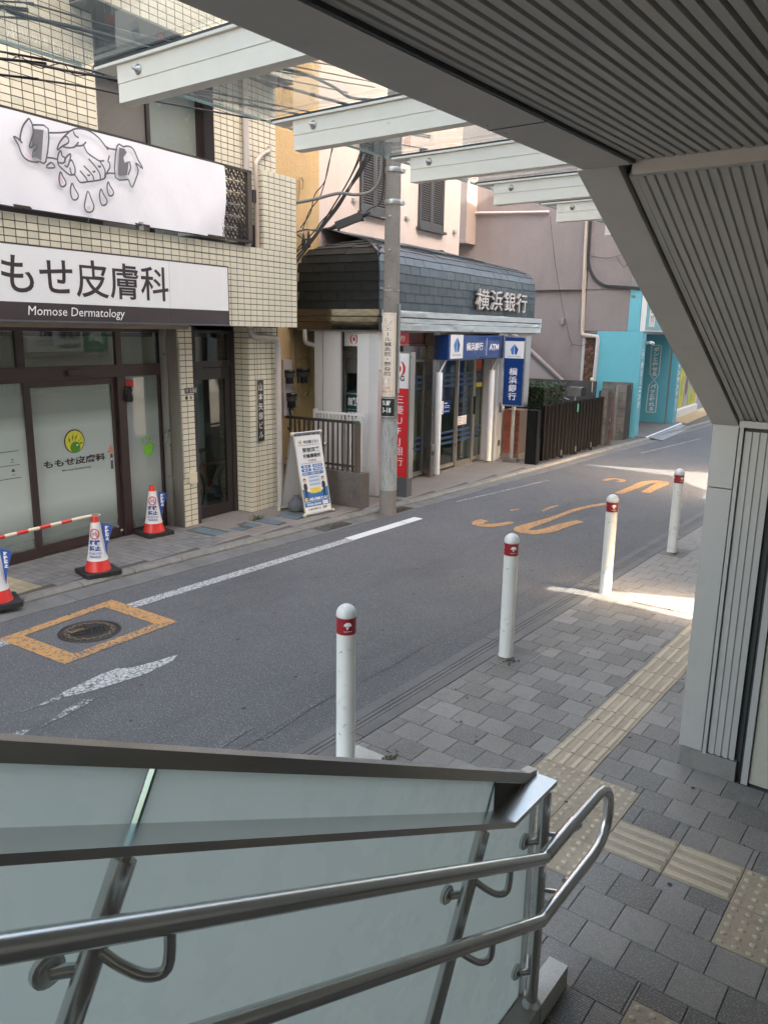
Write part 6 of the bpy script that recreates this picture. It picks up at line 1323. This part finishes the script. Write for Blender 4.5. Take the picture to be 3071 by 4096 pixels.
for i,p in enumerate(OVERG): cabl('overhead_cable',ext(p,4) if i<3 else p,.016 if i==0 or i==3 else .007,cable,['thick dark overhead cable seen through the first canopy pane','thin overhead cable below the thick one, seen through the first canopy pane','topmost thin overhead cable seen through the first canopy pane','thick sagging overhead cable seen through the second canopy pane','thin overhead cable just below the thick one in the second canopy pane','highest overhead cable seen through the second canopy pane'][i],'overhead cables seen through the canopy glass',3)
# ---------------------------------------------------------------- side fence, gates, low wall
fn=thing('brown_fence','low dark brown bar fence beside the A-frame board','fence',B)
MB().box(3.63,3.67,.10,1.40,1.25,1.29).box(3.635,3.665,.10,1.40,.615,.645).build('rail',fencebrown,fn);MB().box(3.615,3.685,1.37,1.44,.50,1.27).build('post',M('brown post',(.10,.075,.055),.5),fn)
me=MB().box(3.64,3.66,-.011,.011,.5,1.25).mesh('bar',fencebrown)
for k in range(14):
    o=put('bar',me,fn);o.location=(0,-(.18+k*.088),0)
g=MB()
for k in range(9): g.lathe([(.03+.01*(k%3),1.19+.012*k),(.034,1.20+.012*k)],(3.65,1.40),9)
g.build('green_twine',M('green twine',(.06,.12,.09),.8),fn)
lw=thing('low_wall','low stained rendered wall under the brown fence beside the A-frame board','wall',B);MB().box(3.59,3.77,.10,1.54,.0,.545).build('wall',planter,lw)
wg=thing('white_gate','white bar gate closing the passage in front of the bank side door','gate',K)
MB().box(-.30,-.27,-.95,-.05,1.30,1.335).box(-.30,-.27,-.95,-.05,.15,.18).build('rail',white,wg);MB().box(-.31,-.25,-1.0,-.95,.05,1.36).build('post',whitedirt,wg)
me=MB().box(-.295,-.275,-.012,.012,.18,1.30).mesh('bar',white)
for k in range(13):
    o=put('bar',me,wg);o.location=(0,.90-k*.066,0)
MB().box(-.32,-.30,-.82,-.70,.72,.95).build('lock_plate',white,wg);g=MB().lathe([(0,0),(.03,0),(.03,.03),(.02,.05),(0,.05)],n=12);o=g.build('door_knob',steel,wg);o.location=(-.32,.75,.83);o.rotation_euler=(0,-pi/2,0)
# ---------------------------------------------------------------- yard: hedge, block walls, gate, mailbox
hg=thing('hedge','clipped dark green hedge behind the black gate','hedge',K)
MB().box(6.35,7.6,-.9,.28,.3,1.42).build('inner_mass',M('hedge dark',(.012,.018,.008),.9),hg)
g=MB()
for k in range(5200):
    f=random.random()
    if f<.5: s,o,z=6.35+random.uniform(-.05,.02),random.uniform(-.95,.33),random.uniform(.3,1.5)
    elif f<.75: s,o,z=random.uniform(6.3,7.6),.30+random.uniform(-.03,.05),random.uniform(.3,1.5)
    else: s,o,z=random.uniform(6.3,7.6),random.uniform(-.95,.33),1.45+random.uniform(-.04,.04)
    if o>.25 and z>1.42 and random.random()<.6:continue
    a=random.uniform(0,6.28);b=random.uniform(-.7,.7);t=random.uniform(.014,.024);u=Vector((math.cos(a),math.sin(a),b))*t;v=Vector((-math.sin(a)*.6,math.cos(a)*.6,random.uniform(-.6,.9)))*t
    p=Vector((s,o,z));g.add([tuple(p-u),tuple(p-v),tuple(p+u),tuple(p+v)],[(0,1,2,3)])
g.build('leaves',leaf_m,hg)
def blocks(t,axis,fixed,a0,a1,z0,z1,mat,bw=.39,bh=.19,th=.10,dirn=-1):
    core=MB()
    if axis=='o': core.box(fixed,fixed+th,a0,a1,z0,z1-.002)
    else: core.box(a0,a1,fixed-th,fixed,z0,z1-.002)
    core.build('joint_core',M('block joint',(.045,.042,.038),.95) if 'block joint' not in bpy.data.materials else bpy.data.materials['block joint'],t)
    nz=max(1,round((z1-z0)/bh));hh=(z1-z0)/nz
    for r in range(nz):
        x=a0-(bw/2 if r%2 else 0)
        while x<a1-.02:
            xa,xb=max(x,a0)+.004,min(x+bw,a1)-.004
            if xb-xa>.03:
                j=random.uniform(0,.004)
                if axis=='o': MB().box(fixed-.012-j,fixed+.01,xa,xb,z0+r*hh+.004,z0+(r+1)*hh-.004).build('block',mat,t)
                else: MB().box(xa,xb,fixed-.01,fixed+.012+j,z0+r*hh+.004,z0+(r+1)*hh-.004).build('block',mat,t)
            x+=bw
w1=thing('block_wall','dark stained concrete block wall behind the hedge and mailbox','wall',K);blocks(w1,'o',8.9,-2.6,.62,.0,1.46,block_d)
w2=thing('block_pier','narrow weathered concrete block pier at the far end of the black gate','pillar',K);blocks(w2,'o',8.02,1.02,1.20,.0,1.30,block_m,.18,.19,.3);MB().box(8.02,8.3,.99,1.03,.0,1.30).build('dark_jamb',blackmetal,w2)
w3=thing('block_wall','weathered brown grey block wall behind the bicycle wheel','wall',K);blocks(w3,'o',10.05,.45,1.2,.0,1.40,block_m,.34,.19)
w4=thing('block_pier','rough concrete block pier with a broken edge beside the turquoise shop','pillar',K);blocks(w4,'o',9.45,1.04,1.24,.0,1.38,block_m,.20,.19,.35);MB().box(9.42,9.6,.98,1.04,.0,1.36).build('broken_edge',concrete,w4)
MB().box(8.36,8.39,1.20,1.235,0,1.25).build('rusty_strip',M('rust strip',(.16,.07,.04),.7),w2)
gp_=thing('gate_post','square black gate post beside the brick pillar','post',K);MB().box(4.42,4.62,.68,.86,-.02,1.10).box(4.44,4.6,.87,.90,.0,1.1).build('post',blackmetal,gp_)
gt_=thing('accordion_gate','black accordion gate of closely folded bars on small wheels','gate',K)
gn=0;s0,o0,s1_,o1=4.75,.90,7.85,1.12
bar_me=MB().box(-.012,.012,-.045,.045,-.55,.55).mesh('bar',blackmetal)
N=36
for k in range(N):
    t=k/(N-1);s=s0+(s1_-s0)*t;o=o0+(o1-o0)*t
    p=piece('bar',bar_me,gt_,s,o,.62+.02*math.sin(k*1.7),(0,0,.55 if k%2 else -.35));p.scale=(1,1,1.0 if k!=17 else 1.06)
    MB().tube([(s,o,1.165),(s+.05,o+.03,1.175),(s+.06,o+.02,1.12)],.010,6).build('top_cap',blackmetal,gt_)
for zz in (.32,.72,1.02):
    g=MB()
    for k in range(N-1):
        t=k/(N-1);u=(k+1)/(N-1);d=.03 if k%2 else -.03
        g.tube([(s0+(s1_-s0)*t,o0+(o1-o0)*t-.02,zz+d),(s0+(s1_-s0)*u,o0+(o1-o0)*u-.02,zz-d)],.008,5)
    g.build('lattice_links',blackmetal,gt_)
for t in (.28,.52,.8):
    s=s0+(s1_-s0)*t;o=o0+(o1-o0)*t+.05;MB().tube([(s-.012,o,.05),(s+.012,o,.05)],.04,12).build('wheel',rubber,gt_);MB().box(s-.01,s+.01,o-.02,o+.01,.05,.2).build('wheel_fork',galv,gt_)
MB().box(6.27,6.30,1.07,1.09,.95,1.12).build('green_label',M('label green',(.1,.45,.3),.5),gt_)
mb=thing('mailbox','steel cylindrical topped mailbox on a post above the black gate','mailbox',K)
MB().box(8.15,8.42,.16,.52,1.135,1.27).prism([(.16,1.27),(.52,1.27),(.52,1.31),(.47,1.345),(.21,1.345),(.16,1.31)],'s',8.15,8.42).build('box',steel,mb);MB().box(8.142,8.15,.16,.52,1.30,1.33).build('slot_flap',steel,mb);MB().tube([(8.3,.34,0),(8.3,.34,1.14)],.02,8).build('post',alu,mb);MB().box(8.15,8.42,.521,.545,1.14,1.34).build('side_cap',ink,mb)
ph_=thing('thin_pipe','thin pale pipe standing on the dark block wall','pipe',K);MB().tube([(8.85,.56,1.2),(8.85,.56,1.44)],.012,6).build('pipe',pvc,ph_)
cat_=thing('wall_lamp','tiny cream lamp on top of the dark block wall','lamp',K);MB().lathe([(0,1.46),(.03,1.46),(.03,1.53),(.02,1.545),(0,1.545)],(8.88,.52),10).build('body',cream,cat_)
# bicycles
def bike(s,o,z,rot,label,framemat,full=True):
    t=thing('bicycle',label,'bicycle',K,s,o,z,None,rot)
    for cx in (0,1.05):
        wv=MB();R0=.32
        def cir(r,n=26): return [(cx+r*math.cos(2*pi*q/n),0,R0+r*math.sin(2*pi*q/n)) for q in range(n+1)]
        w_=wv.tube(cir(R0-.015),.016,7,caps=False).build('wheel',rubber,t);MB().tube(cir(R0-.04),.007,6,caps=False).build('rim',galv,w_)
        g=MB()
        for q in range(14): a=2*pi*q/14;g.tube([(cx,0,R0),(cx+(R0-.04)*math.cos(a),0,R0+(R0-.04)*math.sin(a))],.0018,4,caps=False)
        g.tube([(cx,-.04,R0),(cx,.04,R0)],.018,8);g.build('spokes',galv,w_)
        MB().tube([(cx+(R0+.02)*math.cos(a),0,R0+(R0+.02)*math.sin(a)) for a in [(.0 if cx else .35)+2.3*q/10 for q in range(11)]],.018,6).build('mudguard',galv,t)
    f=MB();f.tube([(0,0,.32),(.45,0,.28),(.95,0,.78)],.014,8).tube([(0,0,.32),(.30,0,.72),(.45,0,.28)],.014,8).tube([(.30,0,.66),(.93,0,.60)],.016,8).tube([(1.05,0,.32),(.93,0,.72),(.88,0,.98)],.014,8);f.build('frame',framemat,t)
    MB().tube([(.70,-.26,.96),(.86,-.22,1.0),(.88,0,.98),(.86,.22,1.0),(.70,.26,.96)],.011,8).build('handlebar',galv,t);MB().tube([(.28,0,.70),(.26,0,.84)],.012,8).build('seat_post',galv,t)
    MB().add([(.10,-.09,.86),(.10,.09,.86),(.40,.02,.86),(.40,-.02,.86),(.10,-.09,.90),(.10,.09,.90),(.40,.02,.88),(.40,-.02,.88)],[(0,1,2,3),(4,5,6,7),(0,1,5,4),(1,2,6,5),(2,3,7,6),(3,0,4,7)]).build('saddle',rubber,t)
    MB().tube([(.45,-.06,.28),(.45,.06,.28)],.05,10).tube([(.45,.07,.28),(.52,.08,.15)],.008,6).build('crank',galv,t);MB().box(.50,.60,.05,.14,.14,.16).build('pedal',rubber,t)
    g=MB().tube([(1.02,0,.76),(1.02,-.0,.80)],.03,8);g.build('headlamp',galv,t);return t
bike(9.05,.72,.03,pi/2-.06,'bicycle whose rear wheel shows between the block walls next to the turquoise shop',ink)
bo=bike(-2.6,-1.35,.035,.25,'orange framed bicycle parked in the dark lobby behind the glass entrance door',M('orange frame paint',(.55,.12,.03),.35))
# ---------------------------------------------------------------- turquoise laundry shop
ls=thing('laundry_shop','turquoise self service laundry shop with a big sign box and an open front','building',K)
MB().box(10.10,10.18,.20,1.23,.0,2.655).build('side_panel',teal,ls)
MB().box(10.10,10.19,.955,1.23,2.66,3.655).build('side_panel',teal,ls)
MB().box(10.2,17,.96,1.22,2.66,3.6).build('upper_wall',teal,ls)
MB().box(10.10,10.52,1.232,1.33,.0,2.655).build('front_column',teal,ls)
sgx=MB().box(10.16,15.8,1.235,1.36,2.665,3.65).build('sign_box',white,ls);MB().box(10.20,15.76,1.361,1.366,2.70,3.61).build('sign_face',M('glossy turquoise',(.16,.50,.54),.12,n=(2,.08),coat=.6),sgx)
MB().box(10.50,11.05,1.367,1.372,2.78,3.50).build('white_card',signwhite,sgx);tl_=M('logo teal',(.02,.14,.20),.4)
txt('RITZ',tl_,sgx,(10.58,10.99,3.22,3.40),off=1.3735,bold=.07);txt('CLEANING',tl_,sgx,(10.58,10.99,3.12,3.19),off=1.3735,bold=.04)
for cx,c in ((10.68,red),(10.88,M('pendant green',(.05,.25,.2),.5))):
    MB().poly([(cx+.07*math.cos(t),2.99+.085*math.sin(t)) for t in [2*pi*q/16 for q in range(16)]],1.3735).build('round_shape',c,sgx);MB().poly([(cx+.045*math.cos(t),2.97+.04*math.sin(t)) for t in [2*pi*q/16 for q in range(16)]],1.3745).build('round_shape',M('pale peach',(.7,.5,.4),.6) if 'pale peach' not in bpy.data.materials else bpy.data.materials['pale peach'],sgx);MB().poly([(cx-.03,2.93),(cx+.03,2.93),(cx,2.82)],1.3736).build('point',c,sgx)
txt('コインランドリー',inkw,sgx,(11.3,14.5,3.28,3.44),off=1.368,bold=.03);txt('24H クリーニング',inkw,sgx,(11.3,14.8,2.92,3.18),off=1.368,bold=.05)
MB().box(10.10,10.13,.99,1.09,3.46,3.54).build('vent_plate',alu,ls)
MB().box(14.0,14.06,.30,1.18,.03,2.66).build('inner_panel',teal,ls);MB().box(14.03,14.10,1.18,1.235,.03,2.66).build('aluminium_jamb',alu,ls);MB().box(14.02,14.5,1.24,1.42,.0,2.655).build('front_column',teal,ls)
MB().box(10.19,14,-.2,-.1,0,2.66).build('back_wall',M('inner pale wall',(.45,.45,.43),.7),ls);MB().box(10.19,14.5,-.1,1.2,2.60,2.66).build('ceiling',room,ls)
MB().box(10.2,14.6,-.2,1.62,-.01,.045).build('floor',concrete2,ls);MB().box(10.2,14.3,1.60,1.66,.0,.052).build('white_edge',inkw,ls)
im=lambda x,y,d:(13.998-d,x,y)
g=MB()
for (a,b) in ((1.36,2.29),(.34,1.22)):
    if a>1: P=[(.66,b),(.90,b),(.92,b-.03),(.92,a+.1),(.80,a-.07),(.66,a+.1),(.64,b-.03),(.66,b)]
    else: P=[(.80,b+.07),(.92,b-.1),(.92,a+.03),(.90,a),(.66,a),(.64,a+.03),(.66,b-.1),(.80,b+.07)]
    g.ribbon(P,.022,0,mp=lambda x,y:(13.996,x,y),smooth=False)
g.build('white_outline',inkw,ls)
txt('ポンと出せる',inkw,ls,(.70,.87,1.40,2.25),mp=im,vert=True,bold=.05,line=1.05,depth=.003);txt('パッと取れる',inkw,ls,(.70,.87,.38,1.16),mp=im,vert=True,bold=.05,line=1.05,depth=.003)
txt('クリーニング',inkw,ls,(10.20,10.43,.75,1.92),off=1.332,vert=True,bold=.06,line=1.08);txt('24h',inkw,ls,(10.24,10.40,2.06,2.16),off=1.332,bold=.05)
MB().ribbon([(10.32+.13*math.cos(t),2.11+.11*math.sin(t)) for t in [2*pi*q/20 for q in range(21)]],.015,1.331,smooth=False).build('white_ring',inkw,ls)
txt('コインランドリー',inkw,ls,(14.1,14.42,.4,2.0),off=1.422,vert=True,bold=.06,line=1.08)
cm=thing('security_camera','small white security camera on the turquoise front column','camera',K,10.50,1.34,2.38);MB().box(-.04,.04,-.0,.05,-.03,.05).tube([(0,.05,.01),(.08,.10,.02)],.012,6).build('bracket',alu,cm);MB().tube([(.04,.10,.02),(.22,.12,-.01)],.04,10).build('body',white,cm)
MB().box(14.5,19,1.05,1.10,.25,2.655).box(14.5,19,1.05,1.16,.03,.27).build('shop_front',white,ls)
pc=[M('poster brown',(.22,.11,.08),.4,n=(3,.7)),M('poster yellow green',(.42,.48,.06),.4,n=(3,.6)),M('poster lemon',(.62,.55,.06),.4,n=(3,.6)),M('poster pale',(.45,.42,.38),.4,n=(3,.5))]
for k in range(6):
    s=14.62+k*.72;f=MB().box(s,s+.66,1.101,1.112,.32,2.55).build('poster_window',pc[(0,1,2,3,1,2)[k]],ls)
    MB().poly([(s+.33+.2*math.cos(t),1.0+.35*math.sin(t)) for t in [2*pi*q/14 for q in range(14)]],1.1135).build('printed_shape',pc[(3,2,1,0,3,0)[k]],f);MB().box(s+.05,s+.6,1.113,1.1145,1.9,2.3).build('printed_text',pc[3],f)
MB().box(14.5,22,1.1,1.75,.0,.035).build('paved_step',M('ochre paving',(.36,.25,.12),.8,n=(20,.2)),ls)
rp=thing('ramp_plate','grey checker steel ramp plate laid over the kerb before the turquoise shop','ramp',K)
for k in range(4): MB().prism([(1.64,.05),(2.02,-.005),(2.02,-.018),(1.64,.03)],'s',10.25+k*.92,10.25+k*.92+.91).build('ramp_segment',M('ramp steel',(.20,.21,.22),.5,metal=.5,n=(60,.2),bump=(60,1)) if k==0 else bpy.data.materials['ramp steel'],rp)
for a,b,n_,l in ((9.7,1.25,50,'weeds at the foot of the rough block pier'),(8.3,1.25,30,'weeds at the foot of the block pier by the gate')): weed(K,a,b,.02,.14,n_,l)
# house beyond, closing the street
fb_=thing('far_building','plain pale building closing the view at the far end of the street','building',W);MB().box(46,60,-30,-8,0,9).box(60,62,-8,12,0,8).build('wall',M('far wall',(.45,.43,.4),.8),fb_)
for i in range(6):
    for j in range(2): MB().box(45.94,46.0,-28+i*3,-26.4+i*3,1.2+j*3,2.6+j*3).build('window',darkglass,fb_)
